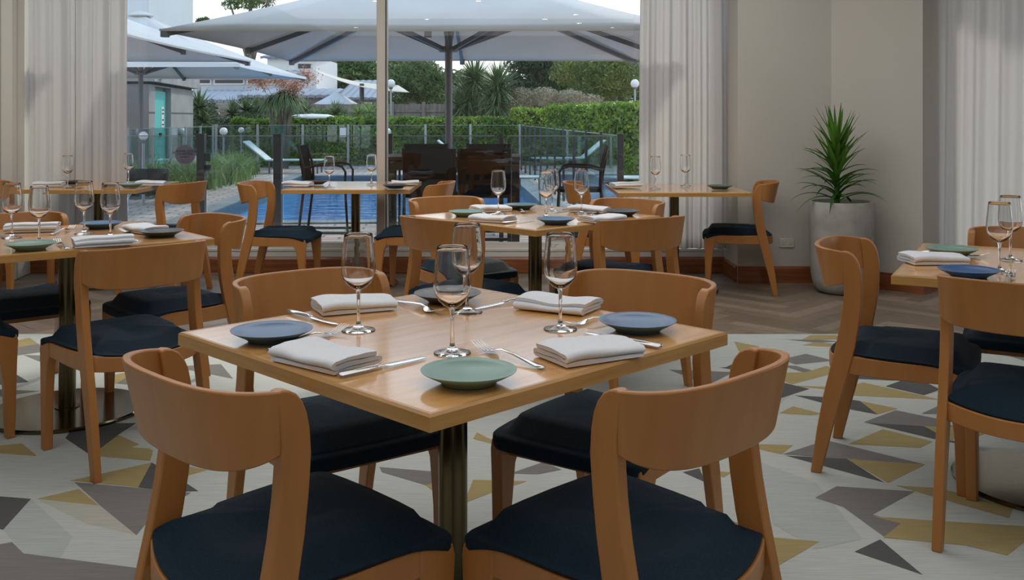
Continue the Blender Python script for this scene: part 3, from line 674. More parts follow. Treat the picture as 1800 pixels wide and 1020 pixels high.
# ================================================================== outside
ZG = -.13
M['paving'] = mat('brick_paving', rough=.75, spec=.3)
def brickmat(m, c1, c2, mort, sc, bw=.5, rh=.25, rot=0, off=.5):
    L = m.node_tree.links; b = m.node_tree.nodes['Principled BSDF']; br = N(m, 'ShaderNodeTexBrick'); L.new(coords(m, (1, 1, 1), rot=(0, 0, rot)), br.inputs[0])
    br.inputs['Color1'].default_value = (*c1, 1); br.inputs['Color2'].default_value = (*c2, 1); br.inputs['Mortar'].default_value = (*mort, 1)
    br.inputs['Scale'].default_value = sc; br.inputs['Mortar Size'].default_value = .018; br.inputs['Brick Width'].default_value = bw; br.inputs['Row Height'].default_value = rh; br.offset = off
    n = N(m, 'ShaderNodeTexNoise'); n.inputs['Scale'].default_value = 1.3; n.inputs['Detail'].default_value = 5; L.new(coords(m), n.inputs['Vector'])
    mx = N(m, 'ShaderNodeMix', data_type='RGBA', blend_type='OVERLAY'); mx.inputs[0].default_value = .5
    L.new(br.outputs[0], mx.inputs[6]); L.new(n.outputs['Fac'], mx.inputs[7]); L.new(mx.outputs[2], b.inputs['Base Color']); return m
brickmat(M['paving'], (.54, .41, .36), (.66, .53, .47), (.22, .19, .17), 1, .40, .20, radians(-4))
RP = radians(3.9)                                                    # the pool lies slightly turned to the room
def pw(x, y, z=0):
    """pool frame -> world"""
    return Vector((-4.30 + x * cos(RP) - y * sin(RP), 13.1 + x * sin(RP) + y * cos(RP), z))
PWD, PLN = 4.95, 10.3
g_ = MB(); far = 140
o4 = [(-40, YW + .2), (40, YW + .2), (60, far), (-60, far)]; i4 = [tuple(pw(x, y)[:2]) for x, y in ((-.32, -.32), (PWD + .32, -.32), (PWD + .32, PLN + .32), (-.32, PLN + .32))]
g_.add([(*p, ZG) for p in o4] + [(*p, ZG) for p in i4], [(0, 1, 5, 4), (1, 2, 6, 5), (2, 3, 7, 6), (3, 0, 4, 7)])
struct(g_.build('patio_paving', M['paving'], smooth=False))
mb = MB(); mb.box((23.5, 2, ZG - .05), (33, 12.5, .1)); mb.box((5.35, 7.6, ZG - .05), (3.2, 1.25, .1)); struct(mb.build('path_paving', M['paving'], smooth=False))
M['coping'] = noisy(mat('coping', rough=.5), (.20, .20, .20), (.30, .30, .295), (4,) * 3, 1, 4); M['tile'] = noisy(mat('pool_tile', rough=.4), (.03, .40, .74), (.05, .48, .82), (1.5,) * 3, 1, 3)
M['band'] = mat('waterline_band', (.10, .14, .17), .4); M['water'] = clear('pool_water', (.80, .95, .985), (1, 1, 1), base=.02, rough=.03, power=9, bump=.5)
t = thing('swimming_pool', 'long blue swimming pool with grey coping beyond the glass fence', 'pool')
cp = MB(); ri = [(0, 0), (PWD, 0), (PWD, PLN), (0, PLN)]; ro = [(-.32, -.32), (PWD + .32, -.32), (PWD + .32, PLN + .32), (-.32, PLN + .32)]
for k in range(4):
    j = (k + 1) % 4; vs = [pw(*ro[k], ZG), pw(*ro[j], ZG), pw(*ri[j], ZG), pw(*ri[k], ZG)]; vs += [v + Vector((0, 0, .02)) for v in vs]
    cp.add(vs, [(0, 3, 2, 1), (4, 5, 6, 7), (0, 1, 5, 4), (1, 2, 6, 5), (2, 3, 7, 6), (3, 0, 4, 7)])
cp.build('coping', M['coping'], t, smooth=False)
for nm, z0, z1, m_ in (('waterline_tile', ZG - .22, ZG + .0, 'band'), ('basin', ZG - 1.3, ZG - .22, 'tile')):
    b_ = MB(); vs = [pw(*p, z0) for p in ri] + [pw(*p, z1) for p in ri]; b_.add(vs, [(k, (k + 1) % 4, (k + 1) % 4 + 4, k + 4) for k in range(4)] + ([(0, 1, 2, 3)] if nm == 'basin' else [])); b_.build(nm, M[m_], t, smooth=False, fix=False)
b_ = MB(); b_.add([pw(*p, ZG - .13) for p in ri], [(0, 1, 2, 3)]); b_.build('water', M['water'], t, smooth=False, fix=False)

# glass fences
M['post_dark'] = mat('charcoal_post', (.045, .05, .055), .5); M['post_grey'] = mat('silver_post', (.34, .36, .38), .4, .3)
def fence(label, pts, ws, h, m_, name='glass_fence', rail=False, group=None, z=ZG):
    t = thing(name, label, 'fence', group=group)
    for i, (x, y) in enumerate(pts):
        w = ws[i] if isinstance(ws, list) else ws
        if w: MB().box((x, y, z + h / 2), (w, w, h)).build('post', M[m_], t, bevel=.004)
        if i:
            a, b = Vector((*pts[i - 1], 0)), Vector((x, y, 0)); d = (b - a).normalized(); a2 = a + d * .07; b2 = b - d * .07
            MB().bar(a2 + Vector((0, 0, z + .06 + (h - .08) / 2)), b2 + Vector((0, 0, z + .06 + (h - .08) / 2)), .010, h - .10).build('glass_panel', M['fence_glass'], t, smooth=False)
            MB().bar(a2 + Vector((0, 0, z + h - .025)), b2 + Vector((0, 0, z + h - .025)), .014, .010).build('top_edge', M['post_grey'], t, smooth=False)
    return t
FY = 11.06; HF = 1.215
f0 = fence('near clear glass fence with charcoal posts across the patio', [(-6.9, FY), (-5.2, FY), (-3.49, FY), (-2.63, FY), (-1.365, FY), (-.12, FY), (1.218, FY)], [.06, .06, .088, .088, .05, .05, .07], HF, 'post_dark', group='glass pool fences')
MB().box((-3.42, FY, .70), (.06, .05, .07)).build('gate_hinge', M['post_dark'], f0); MB().box((-3.42, FY, -.0), (.05, .05, .06)).build('gate_hinge', M['post_dark'], f0)
MB().box((-3.42, FY - .02, .82), (.07, .04, .09)).build('gate_latch', M['post_dark'], f0)
rec = [(1.218 - .0647 * (1.36 * i), FY + 1.36 * i) for i in range(12)]
fence('clear glass fence with many slim posts running back along the pool side', rec, .045, HF, 'post_dark', group='glass pool fences')
fx = lambda px, Y: ((px - 900) * Y / FPX, Y)
fence('far glass fence with pale posts before the long hedge', [fx(380, 26.8), fx(453, 26.8), fx(532, 26.8), fx(612, 26.8), fx(680, 26.8), fx(748, 26.8), fx(827, 26.8), (.22, 26.8)], .06, HF, 'post_grey', group='glass pool fences')
fence('garden glass fence with pale posts before the turquoise door', [(-6.9, 17.0), (-6.9, 17.7), (-6.9, 18.9), (-6.9, 19.9), (-6.9, 20.8), (-6.9, 21.8), (-6.9, 22.7)], .04, HF, 'post_grey', group='glass pool fences')

# text
def text(s, size, M4, m_, parent, name='lettering', align='CENTER'):
    c = bpy.data.curves.new(name, 'FONT'); c.body = s; c.size = size; c.align_x = align; c.align_y = 'CENTER'; c.extrude = .0006
    tmp = bpy.data.objects.new('tmp_text', c); COL.objects.link(tmp); dg = bpy.context.evaluated_depsgraph_get()
    me = bpy.data.meshes.new_from_object(tmp.evaluated_get(dg)); bpy.data.objects.remove(tmp)
    me.materials.clear(); me.materials.append(m_); o = bpy.data.objects.new(name, me); COL.objects.link(o); o.parent = parent; o.matrix_local = M4; return o
M['ink'] = mat('sign_ink', (.035, .03, .045), .6); M['mauve'] = mat('mauve_sign', (.21, .185, .225), .6); M['white'] = mat('white_paint', (.78, .79, .78), .5)
M['paper'] = mat('paper', (.62, .68, .70), .6)
t = thing('distancing_sign', 'round mauve notice stuck on the near glass fence beside the gate post', 'sign', ((326 - 900) * FY / FPX, FY - .012, CH - 65 * FY / FPX))
R90 = Matrix.Rotation(pi / 2, 4, 'X')
d_ = MB(); d_.lathe([(.001, 0), (.112, 0), (.112, .004), (.001, .004)], n=40); o = d_.build('disc', M['mauve'], t); o.matrix_local = Matrix.Rotation(pi / 2, 4, 'X')
for s_, sz, zz in (('PLEASE STAY', .036, .040), ('1.5 METRES', .036, .006), ('APART', .036, -.028), ('thank you', .020, -.080)):
    text(s_, sz, Matrix.Translation((0, -.0055, zz)) @ R90, M['ink'], t)
MB().box((0, -.0045, -.058), (.12, .001, .004)).build('rule', M['ink'], t)
t = thing('notice', 'small pale rectangular notice on the far glass fence', 'sign', (fx(603, 26.79)[0], 26.79, CH - 26 * 26.7 / FPX))
MB().box((0, 0, 0), (.17, .006, .25)).build('sheet', M['paper'], t)

# shade umbrellas
M['canvas'] = noisy(mat('canvas', rough=.8, spec=.15), (.66, .67, .67), (.72, .73, .73), (2,) * 3, 1, 3)
cm2 = M['canvas']; L_ = cm2.node_tree.links; bb = cm2.node_tree.nodes['Principled BSDF']; tr_ = N(cm2, 'ShaderNodeBsdfTranslucent'); tr_.inputs[0].default_value = (.78, .75, .72, 1)
mx_ = N(cm2, 'ShaderNodeMixShader'); mx_.inputs[0].default_value = .25; L_.new(bb.outputs[0], mx_.inputs[1]); L_.new(tr_.outputs[0], mx_.inputs[2]); L_.new(mx_.outputs[0], cm2.node_tree.nodes['Material Output'].inputs[0])
M['grey_metal'] = mat('grey_metal', (.17, .175, .19), .45, .3); M['valance'] = mat('pale_valance', (.72, .74, .74), .8)
def umbrella(label, cx, cy, s, H, rise, rz=0):
    t = thing('shade_umbrella', label, 'umbrella', (cx, cy, ZG), rz, 'large square shade umbrellas'); h = s / 2; H = H - ZG; top = H + rise
    cn = [(-h, -h), (h, -h), (h, h), (-h, h)]; mb = MB(); K = 10
    for k in range(4):
        a, b = cn[k], cn[(k + 1) % 4]; vs = []
        for j in range(K + 1):
            v = j / K
            for i in range(K + 1):
                u = i / K; px_, py_ = a[0] + (b[0] - a[0]) * u, a[1] + (b[1] - a[1]) * u
                inw = .035 * sin(pi * u) * v                        # edges pull in between the ribs
                r = v * (1 - inw); z = top - rise * v - .07 * sin(pi * v) * (1 - .4 * abs(2 * u - 1))
                vs.append((px_ * r, py_ * r, z))
        mb.add(vs, [(j * (K + 1) + i, j * (K + 1) + i + 1, (j + 1) * (K + 1) + i + 1, (j + 1) * (K + 1) + i) for j in range(K) for i in range(K)])
    o = mb.build('canopy', M['canvas'], t, ang=25, fix=False); m_ = o.modifiers.new('s', 'SOLIDIFY'); m_.thickness = .003
    vl = MB()
    for k in range(4):
        a, b = cn[k], cn[(k + 1) % 4]; pts = []
        for i in range(13):
            u = i / 12; r = 1 - .035 * sin(pi * u); pts.append(Vector(((a[0] + (b[0] - a[0]) * u) * r, (a[1] + (b[1] - a[1]) * u) * r, H)))
        for p, q in zip(pts, pts[1:]): vl.bar(p, q, .006, .02 if rise < 1 else .05)
    vl.build('hem', M['canvas' if rise < 1 else 'valance'], t, smooth=False)
    MB().tube([(0, 0, 0), (0, 0, top - .02)], .040, 20).build('pole', M['grey_metal'], t)
    MB().box((0, 0, .02), (.5, .5, .04)).build('base_plate', M['grey_metal'], t, bevel=.004)
    hub = MB(); hz = H + .02; hub.lathe([(.001, hz - .06), (.10, hz - .06), (.11, hz - .03), (.07, hz), (.001, hz)], n=24); hub.build('hub', M['grey_metal'], t)
    MB().lathe([(.001, top + .05), (.10, top + .03), (.22, top - .03), (.20, top - .05), (.001, top - .02)], n=16).build('vent_cap', M['canvas'], t)
    for k in range(8):
        a = k * pi / 4 + pi / 4; rr = h * (sqrt(2) if k % 2 == 0 else .966); d = Vector((cos(a), sin(a), 0))
        p0 = Vector((0, 0, top - .07)) + d * .06; p1 = d * (rr * .985) + Vector((0, 0, H - .0))
        mid = p0.lerp(p1, .5) - Vector((0, 0, .10)); q = MB(); q.bar(p0 + Vector((0, 0, -.03)), mid, .035, .05); q.bar(mid, p1 - Vector((0, 0, .03)), .035, .05); q.bar(p1 - Vector((0, 0, .06)), p1 - Vector((0, 0, -.01)), .06, .06)
        rb = q.build('rib', M['grey_metal'], t, smooth=False)
        MB().bar(Vector((0, 0, hz - .03)) + d * .08, p0.lerp(p1, .42) - Vector((0, 0, .11)), .03, .045).build('strut', M['grey_metal'], rb, smooth=False)
    return t
umbrella('huge grey-white square umbrella spread just outside the window, pole behind the dark stools', -.69, 10.72, 4.6, 2.02, .96, radians(-1))
umbrella('pale square umbrella further off, its pole rising before the turquoise door building', -6.45, 17.1, 4.75, 2.05, 1.02)
umbrella('square umbrella between the curtain edge and the huge one, its grey underside showing', -5.85, 10.85, 4.7, 2.02, .96)

# outdoor furniture
M['black'] = mat('black_frame', (.018, .019, .022), .38, .2); M['sling'] = noisy(mat('black_sling', rough=.9, spec=.1), (.012, .011, .012), (.022, .018, .018), (300,) * 3, 1, 2)
def arm_stool():
    t = thing('bar_stool', 'x', 'bar stool')                         # sling bar stool with arms, facing +y
    fr = MB(); fr.box((0, 0, 0), (.001, .001, .001))
    W_ = .235
    for sx in (-1, 1):
        MB().tube([(sx * W_, .24, 0), (sx * W_, .20, .70), (sx * W_, .205, .84), (sx * W_, .17, .895), (sx * W_, .10, .915), (sx * W_, -.10, .905), (sx * W_, -.23, .875)], .0125, 8).build('armrest', M['black'], t)
        MB().tube([(sx * W_, -.30, 0), (sx * W_, -.215, .70), (sx * W_, -.22, .88), (sx * W_, -.28, 1.115)], .014, 8).build('leg', M['black'], t)
        MB().bar((sx * W_, .23, .22), (sx * W_, -.275, .22), .02, .025).build('stretcher', M['black'], t)
    for y in (.228, -.275): MB().bar((-W_, y, .22), (W_, y, .22), .02, .03).build('foot_rail', M['black'], t)
    MB().box((0, 0, .67), (.46, .44, .028)).build('seat', M['sling'], t, bevel=.006)
    b = MB(); b.grid(lambda u, v: Vector(((u - .5) * .46, -.225 - .02 * sin(pi * v) - .075 * max(0, v - .35), .69 + .42 * v)), 6, 8); o = b.build('backrest', M['sling'], t, fix=False); m_ = o.modifiers.new('s', 'SOLIDIFY'); m_.thickness = .008
    return t
st = arm_stool()
sg = 'black armed bar stools on the patio'
st.location = (-1.90, 10.25, ZG); st.rotation_euler = (0, 0, radians(-90)); tag(st, 'black armed bar stool in side view left of the mullion, before the pool', 'bar stool', sg)
dup(st, 'black armed bar stool in side view beside the glass fence end post', (.68, 9.95, ZG), radians(86), sg)
dup(st, 'black bar stool, back to the window, nearer the mullion', (-.745, 9.25, ZG), radians(-3), sg)
dup(st, 'black bar stool, back to the window, right of the umbrella pole', (-.26, 9.25, ZG), radians(2), sg)
dup(st, 'black bar stool on the far side of the high table, nearer the mullion', (-.93, 10.40, ZG), radians(180), sg)
dup(st, 'black bar stool on the far side of the high table, away from the mullion', (-.26, 10.40, ZG), radians(178), sg)
t = thing('bar_table', 'dark slatted high bar table among the black stools outside', 'table', (-.60, 9.86, ZG)); M['darkwood'] = mat('dark_stained_wood', (.03, .026, .024), .6)
for i in range(7): MB().box((0, -.33 + i * .11, 1.00), (1.36, .10, .035)).build('slat', M['darkwood'], t, bevel=.004)
for sx in (-1, 1):
    for sy in (-1, 1): MB().box((sx * .635, sy * .33, .49), (.075, .075, .98)).build('leg', M['darkwood'], t, bevel=.004)
MB().box((0, -.33, .93), (1.2, .03, .09)).build('apron', M['darkwood'], t); MB().box((0, .33, .93), (1.2, .03, .09)).build('apron', M['darkwood'], t)
t = thing('side_table', 'small round pale metal side table behind the bar table', 'table', (.18, 12.5, ZG)); M['mint'] = mat('pale_enamel', (.50, .62, .62), .4)
MB().lathe([(.001, .63), (.26, .63), (.26, .65), (.001, .65)], n=32).build('tabletop', M['mint'], t)
for k in range(3): MB().tube([(.16 * cos(k * 2.1), .16 * sin(k * 2.1), .63), (.2 * cos(k * 2.1), .2 * sin(k * 2.1), 0)], .012, 6).build('leg', M['grey_metal'], t)
t = thing('patio_chair', 'low black tub chair with silver tube legs beyond the left window table', 'chair', (-4.75, 12.75, ZG), radians(200))
cs = MB(); cs.grid(lambda u, v: Vector(((.26 + .03 * v) * cos(pi * 1.1 * u - .157 + pi), (.24 + .03 * v) * sin(pi * 1.1 * u - .157 + pi), .44 + .28 * v)), 18, 4); o = cs.build('shell', M['black'], t, fix=False); m_ = o.modifiers.new('s', 'SOLIDIFY'); m_.thickness = .012
MB().lathe([(.001, .42), (.24, .42), (.25, .45), (.001, .46)], n=24).build('seat', M['black'], t)
for sx in (-1, 1):
    for sy in (-1, 1): MB().tube([(sx * .17, sy * .17, .43), (sx * .21, sy * .21, .38), (sx * .23, sy * .23, 0)], .011, 8).build('leg', M['steel'], t)
def lounger(label, x, y, rz):
    t = thing('sun_lounger', label, 'sun lounger', (x, y, ZG), rz, 'pale sun loungers by the pool')
    MB().box((.3, 0, .33), (1.35, .62, .03)).build('bed', M['mint'], t, bevel=.005); MB().bar((-.38, 0, .33), (-.95, 0, .80), .62, .03, up=(0, 0, 1)).build('backrest', M['mint'], t)
    MB().bar((-.7, -.28, .59), (-.55, -.28, .05), .02, .02).build('prop', M['grey_metal'], t)
    for lx in (-.30, .90):
        for ly in (-.27, .27): MB().box((lx, ly, .16), (.04, .04, .32)).build('leg', M['grey_metal'], t)
    return t
lounger('pale sun lounger with raised back beside the leafy bed', -5.75, 24.8, 0); lounger('pale sun lounger across the pool behind the umbrella pole', -1.0, 25.9, 0)
lounger('pale sun lounger at the far end behind the slim fence posts', 1.4, 25.0, 0); lounger('pale sun lounger nearest the end post of the glass fence', 1.9, 17.6, 0)
t = thing('depth_post', 'slim white marker post with yellow bands at the pool side', 'post', (1.02, 15.0, ZG)); M['yellow'] = mat('yellow_band', (.75, .7, .25), .5)
MB().box((0, 0, .56), (.05, .03, 1.12)).build('stake', M['white'], t)
for i in range(7): MB().box((0, -.017, .35 + i * .10), (.05, .004, .035)).build('band', M['yellow'], t)

# globe lamps
M['globe'] = mat('opal_globe', (.80, .82, .82), .35)
for i, (px, py, r, Y, lab) in enumerate([(252, 239, .070, 15.6, 'white globe lamp on a short post beside the umbrella pole'), (319, 231, .085, 23.2, 'white globe lamp before the concrete wall, above the round notice'), (393, 231, .10, 25.6, 'white globe lamp on a short stem between gate post and clipped hedge'), (424, 229, .08, 27.2, 'dim globe lamp half lost before the small hedge'), (681, 232, .105, 27.3, 'white globe lamp behind the mullion by the long hedge'),
        (687, 147, .13, 30.0, 'tall white globe street lamp beside the mullion'), (1116, 147, .13, 30.0, 'tall white globe street lamp beside the right curtain')]):
    x = (px - 900) * Y / FPX; z = CH - (py - HZ) * Y / FPX
    t = thing('globe_lamp', lab, 'lamp', (x, Y, ZG), 0, 'globe lamps in the garden')
    MB().tube([(0, 0, 0), (0, 0, z - ZG - r * .9)], .03 if i > 4 else .025, 8).build('post', M['post_grey'], t)
    MB().lathe([(r * sin(a * pi / 12) + .0005, -r * cos(a * pi / 12)) for a in range(13)], (0, 0, z - ZG), 20).build('globe', M['globe'], t)
    MB().lathe([(.001, 0), (r * .5, 0), (r * .4, -.05), (.001, -.05)], (0, 0, z - ZG - r * .93), 12).build('fitting', M['grey_metal'], t)

# ------------------------------------------------------------------ planting
def leaves(mb, n, pos, size, seed, asp=.5, up=.0):
    random.seed(seed)
    for _ in range(n):
        c, nr = pos(); s = size * random.uniform(.6, 1.3)
        a = Vector((random.gauss(0, 1), random.gauss(0, 1), random.gauss(0, 1))).normalized(); d = (nr * .9 + a).normalized()
        u = d.cross(Vector((random.gauss(0, 1), random.gauss(0, 1), random.gauss(0, 1)))).normalized(); w = d.cross(u)
        u = u * s * .5; w = w * s * .5 * asp
        mb.add([c - u, c + w * .9 - u * .1, c + u, c - w * .9 - u * .1], [(0, 1, 2, 3)])
LM = {'hedge': leafmat('hedge_leaf', (.10, .21, .03), (.30, .42, .06), .3, 2), 'hedge_far': leafmat('hedge_far_leaf', (.09, .20, .03), (.25, .38, .055), .3, 2), 'dark': leafmat('dark_leaf', (.018, .045, .018), (.04, .085, .03), .2, 1),
      'gum': leafmat('gum_leaf', (.09, .14, .035), (.20, .25, .06), .3, 1), 'mid': leafmat('mid_leaf', (.07, .13, .04), (.13, .21, .07), .3, 1), 'strap': leafmat('strap_leaf', (.12, .22, .06), (.28, .40, .12), .3, 3),
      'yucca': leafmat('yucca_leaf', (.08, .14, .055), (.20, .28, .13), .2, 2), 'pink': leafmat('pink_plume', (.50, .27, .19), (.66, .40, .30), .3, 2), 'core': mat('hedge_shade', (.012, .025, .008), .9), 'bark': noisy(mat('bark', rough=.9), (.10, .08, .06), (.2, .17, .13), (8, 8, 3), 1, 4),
      'twig': leafmat('grey_twig', (.24, .25, .15), (.44, .36, .28), .2, 2)}
def hedge(label, a, b, w, h, n, size, m_, group='clipped hedges', seed=1):
    """clipped hedge whose near face runs a-b; w lies behind it"""
    a, b = Vector((*a, ZG)), Vector((*b, ZG)); d = b - a; L = d.length; d.normalize(); nn = Vector((-d.y, d.x, 0))
    if nn.y < 0: nn = -nn
    t = thing('hedge', label, 'hedge', group=group)
    c = MB(); c.bar((a + b) / 2 + nn * w / 2 + Vector((0, 0, h / 2 - .03)) - d * (L / 2 - .06), (a + b) / 2 + nn * w / 2 + Vector((0, 0, h / 2 - .03)) + d * (L / 2 - .06), w - .12, h - .1); c.build('shade_core', LM['core'], t, smooth=False)  # solid near-black block, coloured as the shade behind the leaves
    ar = [L * h, w * h, w * h, L * w]
    def pos():
        k = random.choices(range(4), ar)[0]; j = random.uniform(-.05, .045); bump = .06 * noise.noise(Vector((random.random(), 0, 0)))
        if k == 0: u, z = random.uniform(0, L), random.uniform(0, h); p = a + d * u - nn * (j + .05 * noise.noise(Vector((u * 1.3, z * 1.5, 1)))) + Vector((0, 0, z)); r = -nn
        elif k in (1, 2): s, z = random.uniform(0, w), random.uniform(0, h); p = (a if k == 1 else b) + nn * s + Vector((0, 0, z)) + d * (j if k == 2 else -j); r = d if k == 2 else -d
        else: u, s = random.uniform(0, L), random.uniform(0, w); p = a + d * u + nn * s + Vector((0, 0, h + j + .09 * noise.noise(Vector((u * 1.6, s * 2, 3))))); r = Vector((0, 0, 1))
        return p, r
    f = MB(); leaves(f, n, pos, size, seed, .6); f.build('foliage', LM[m_], t, smooth=False, fix=False); return t
hedge('tall bright clipped hedge running towards the right curtain', (.95, 27.6), (3.05, 18.6), 1.5, 1.68, 15000, .13, 'hedge', seed=2)
hedge('shaded end of the tall hedge where it turns behind the slim fence posts', (.0, 28.7), (1.5, 28.7), 1.0, 1.62, 4500, .12, 'hedge', seed=3)
hedge('long low clipped hedge behind the far glass fence', fx(508, 28.6), (.2, 28.6), 1.0, 1.36, 11000, .13, 'hedge_far', seed=4)
hedge('short clipped hedge block beside the drooping dracaena', fx(405, 27.6), fx(478, 27.6), .9, 1.32, 3000, .12, 'hedge_far', seed=5)
def blob(label, cat, name, cs, n, size, m_, trunk=None, group='trees and shrubs in the garden', seed=1, asp=.45):
    """cs: crown ellipsoids (x, y, z, rx, ry, rz)"""
    t = thing(name, label, cat, group=group)
    vol = [c[3] * c[4] * c[5] for c in cs]
    def pos():
        c = random.choices(cs, vol)[0]; v = Vector((random.gauss(0, 1), random.gauss(0, 1), random.gauss(0, 1))).normalized(); r = random.uniform(.35, 1) ** .5 * (1 + .25 * noise.noise(v * 2.3 + Vector((c[0], 0, 0))))
        return Vector((c[0] + v.x * c[3] * r, c[1] + v.y * c[4] * r, c[2] + v.z * c[5] * r)), v
    f = MB(); leaves(f, n, pos, size, seed, asp); f.build('crown', LM[m_], t, smooth=False, fix=False)
    if trunk:
        b = MB(); x, y, r = trunk; top = max(c[2] for c in cs)
        b.tube([(x, y, ZG), (x + .05, y, (top + ZG) / 2), (cs[0][0], cs[0][1], cs[0][2])], [r, r * .75, r * .4], 8)
        for c in cs[1:]: b.tube([(x + .04, y, (top + ZG) * .45), (c[0], c[1], c[2])], [r * .5, r * .2], 6)
        b.build('trunk', LM['bark'], t)
    return t
wx_ = lambda px, Y: (px - 900) * Y / FPX
wz_ = lambda py, Y: CH - (py - HZ) * Y / FPX
def crowns(Y, lst): return [(wx_(px, Y), Y + dy, wz_(py, Y), rx * Y / FPX, rx * Y / FPX, rz * Y / FPX) for px, py, rx, rz, dy in lst]
blob('dark dense evergreen tree behind the yuccas', 'tree', 'evergreen_tree', crowns(42, [(935, 130, 48, 55, 0), (915, 175, 40, 40, -1), (960, 90, 60, 45, 1)]), 9000, .22, 'dark', (wx_(935, 42), 42, .2), seed=11)
blob('feathery yellow-green gum tree beside the right curtain', 'tree', 'gum_tree', crowns(38, [(1010, 125, 45, 28, 0), (1070, 135, 55, 40, -1), (1120, 120, 60, 45, 1), (1030, 165, 45, 22, -1)]), 12000, .20, 'gum', (wx_(1060, 38), 38, .2), seed=12, asp=.3)
blob('green tree between mullion and umbrella pole', 'tree', 'garden_tree', crowns(40, [(735, 140, 50, 40, 0), (700, 160, 34, 34, 0), (765, 165, 34, 38, 0)]), 9500, .20, 'mid', (wx_(735, 40), 40, .14), seed=13, asp=.3)
blob('bushy tree above the corrugated roof beyond the sail', 'tree', 'garden_tree', crowns(62, [(610, 125, 45, 26, 0), (660, 130, 45, 26, 0), (580, 130, 28, 34, 1), (700, 120, 40, 22, 2)]), 7000, .34, 'mid', (wx_(620, 62), 62, .3), seed=14)
blob('distant tall tree top hanging in the sky over the umbrella', 'tree', 'tall_tree', crowns(70, [(440, -6, 46, 22, 0), (405, 8, 18, 10, 0), (475, -18, 30, 20, 0)]), 1800, .40, 'mid', (wx_(440, 70), 70, .3), seed=15, asp=.3)
blob('distant small tree top beside the pale tower', 'tree', 'tall_tree', crowns(70, [(357, 42, 13, 12, 0)]), 500, .35, 'mid', (wx_(357, 70), 70, .2), seed=16)
blob('dark shrub mass behind the small hedge', 'shrub', 'shrub', crowns(31, [(360, 225, 30, 50, 0), (400, 245, 40, 40, 0), (450, 225, 40, 45, 0)]), 5200, .16, 'dark', seed=17)
blob('dark shrub mass behind the long hedge', 'shrub', 'shrub', crowns(31, [(545, 205, 36, 18, 0), (590, 203, 30, 14, 0), (650, 200, 34, 18, 0)]), 3000, .16, 'mid', seed=18, asp=.2)
blob('dark shrub filling the ground below the yuccas', 'shrub', 'shrub', crowns(34, [(835, 215, 45, 50, 0), (880, 215, 35, 50, 0), (800, 235, 30, 45, 0)]), 6000, .16, 'dark', seed=19, asp=.3)
blob('pinkish twiggy bush above the tall hedge, beside the yuccas', 'shrub', 'flowering_shrub', crowns(31, [(920, 175, 26, 22, 0), (955, 170, 30, 18, 0)]), 3500, .10, 'twig', seed=20, asp=.25)
blob('greyish twiggy bush above the tall hedge, under the gum tree', 'shrub', 'flowering_shrub', crowns(31, [(1000, 172, 32, 14, 0), (1040, 178, 22, 12, 0)]), 3000, .10, 'twig', seed=22, asp=.25)
blob('dark bush at the foot of the end fence post', 'shrub', 'shrub', crowns(19.5, [(1112, 300, 18, 26, 0)]), 900, .09, 'hedge', seed=23)

def spiky(label, name, cat, heads, m_, n, ln, wd, trunk=True, droop=.3, group='yuccas and dracaenas', seed=1, low=-.3):
    t = thing(name, label, cat, group=group); random.seed(seed); f = MB(); b = MB()
    for (x, y, z) in heads:
        for i in range(n):
            a = random.uniform(0, 2 * pi); el = math.asin(random.uniform(low, 1)); l = ln * random.uniform(.75, 1.1); dv = Vector((cos(a) * cos(el), sin(a) * cos(el), sin(el))); sd = dv.cross(Vector((0, 0, 1)))
            sd = sd.normalized() if sd.length > .01 else Vector((1, 0, 0)); vs = []
            for k in range(5):
                u = k / 4; c = Vector((x, y, z)) + dv * l * u - Vector((0, 0, droop * l * u * u)); w = wd * (1 - u ** 1.5) * (.6 + min(u * 2, .4)); vs += [c - sd * w, c + sd * w]
            f.add(vs, [(2 * k, 2 * k + 1, 2 * k + 3, 2 * k + 2) for k in range(4)])
        if trunk: b.tube([(x * .5 + heads[0][0] * .5, y, ZG), (x, y, z)], [.09, .06], 7)
    f.build('leaves', LM[m_], t, smooth=False, fix=False)
    if trunk: b.build('trunk', LM['bark'], t)
    return t
def hd(px, py, Y): return (wx_(px, Y), Y, wz_(py, Y))
for i, (px, py, rx, rz, w) in enumerate([(585, 165, 60, 32, 'above the cream sail'), (700, 150, 62, 40, 'beyond the tall globe lamp'), (820, 160, 66, 38, 'behind the yuccas'), (1000, 135, 80, 48, 'behind the gum tree'), (1130, 130, 70, 50, 'beyond the right curtain edge')]):
    blob('distant blue-green tree ' + w, 'tree', 'distant_tree', crowns(66, [(px, py, rx, rz, 0), (px - 20, py + 35, rx * .8, rz * .8, 0)]), 7000, .38, 'dark' if i % 2 else 'mid', (wx_(px, 66), 66, .3), seed=60 + i)
spiky('tall yucca with spiky heads right behind the umbrella pole', 'yucca', 'yucca', [hd(826, 170, 33), hd(835, 140, 33), hd(812, 190, 33), hd(845, 165, 33)], 'yucca', 330, 1.0, .036, droop=.08, seed=31, low=-.9)
spiky('yucca with one wide star-shaped head beside the dark tree', 'yucca', 'yucca', [hd(876, 152, 30.6), hd(872, 180, 30.6)], 'yucca', 360, 1.0, .036, droop=.08, seed=32, low=-.9)
spiky('drooping dracaena tree under pink plumes', 'dracaena', 'dracaena', [hd(492, 172, 27), hd(512, 176, 27), hd(477, 178, 27), hd(503, 166, 27)], 'yucca', 200, .60, .020, droop=.75, seed=33)
spiky('spiky yucca clump against the corner of the concrete wall', 'yucca', 'yucca', [hd(350, 190, 27.5), hd(358, 215, 27.5)], 'yucca', 150, .75, .03, trunk=False, droop=.15, seed=34)
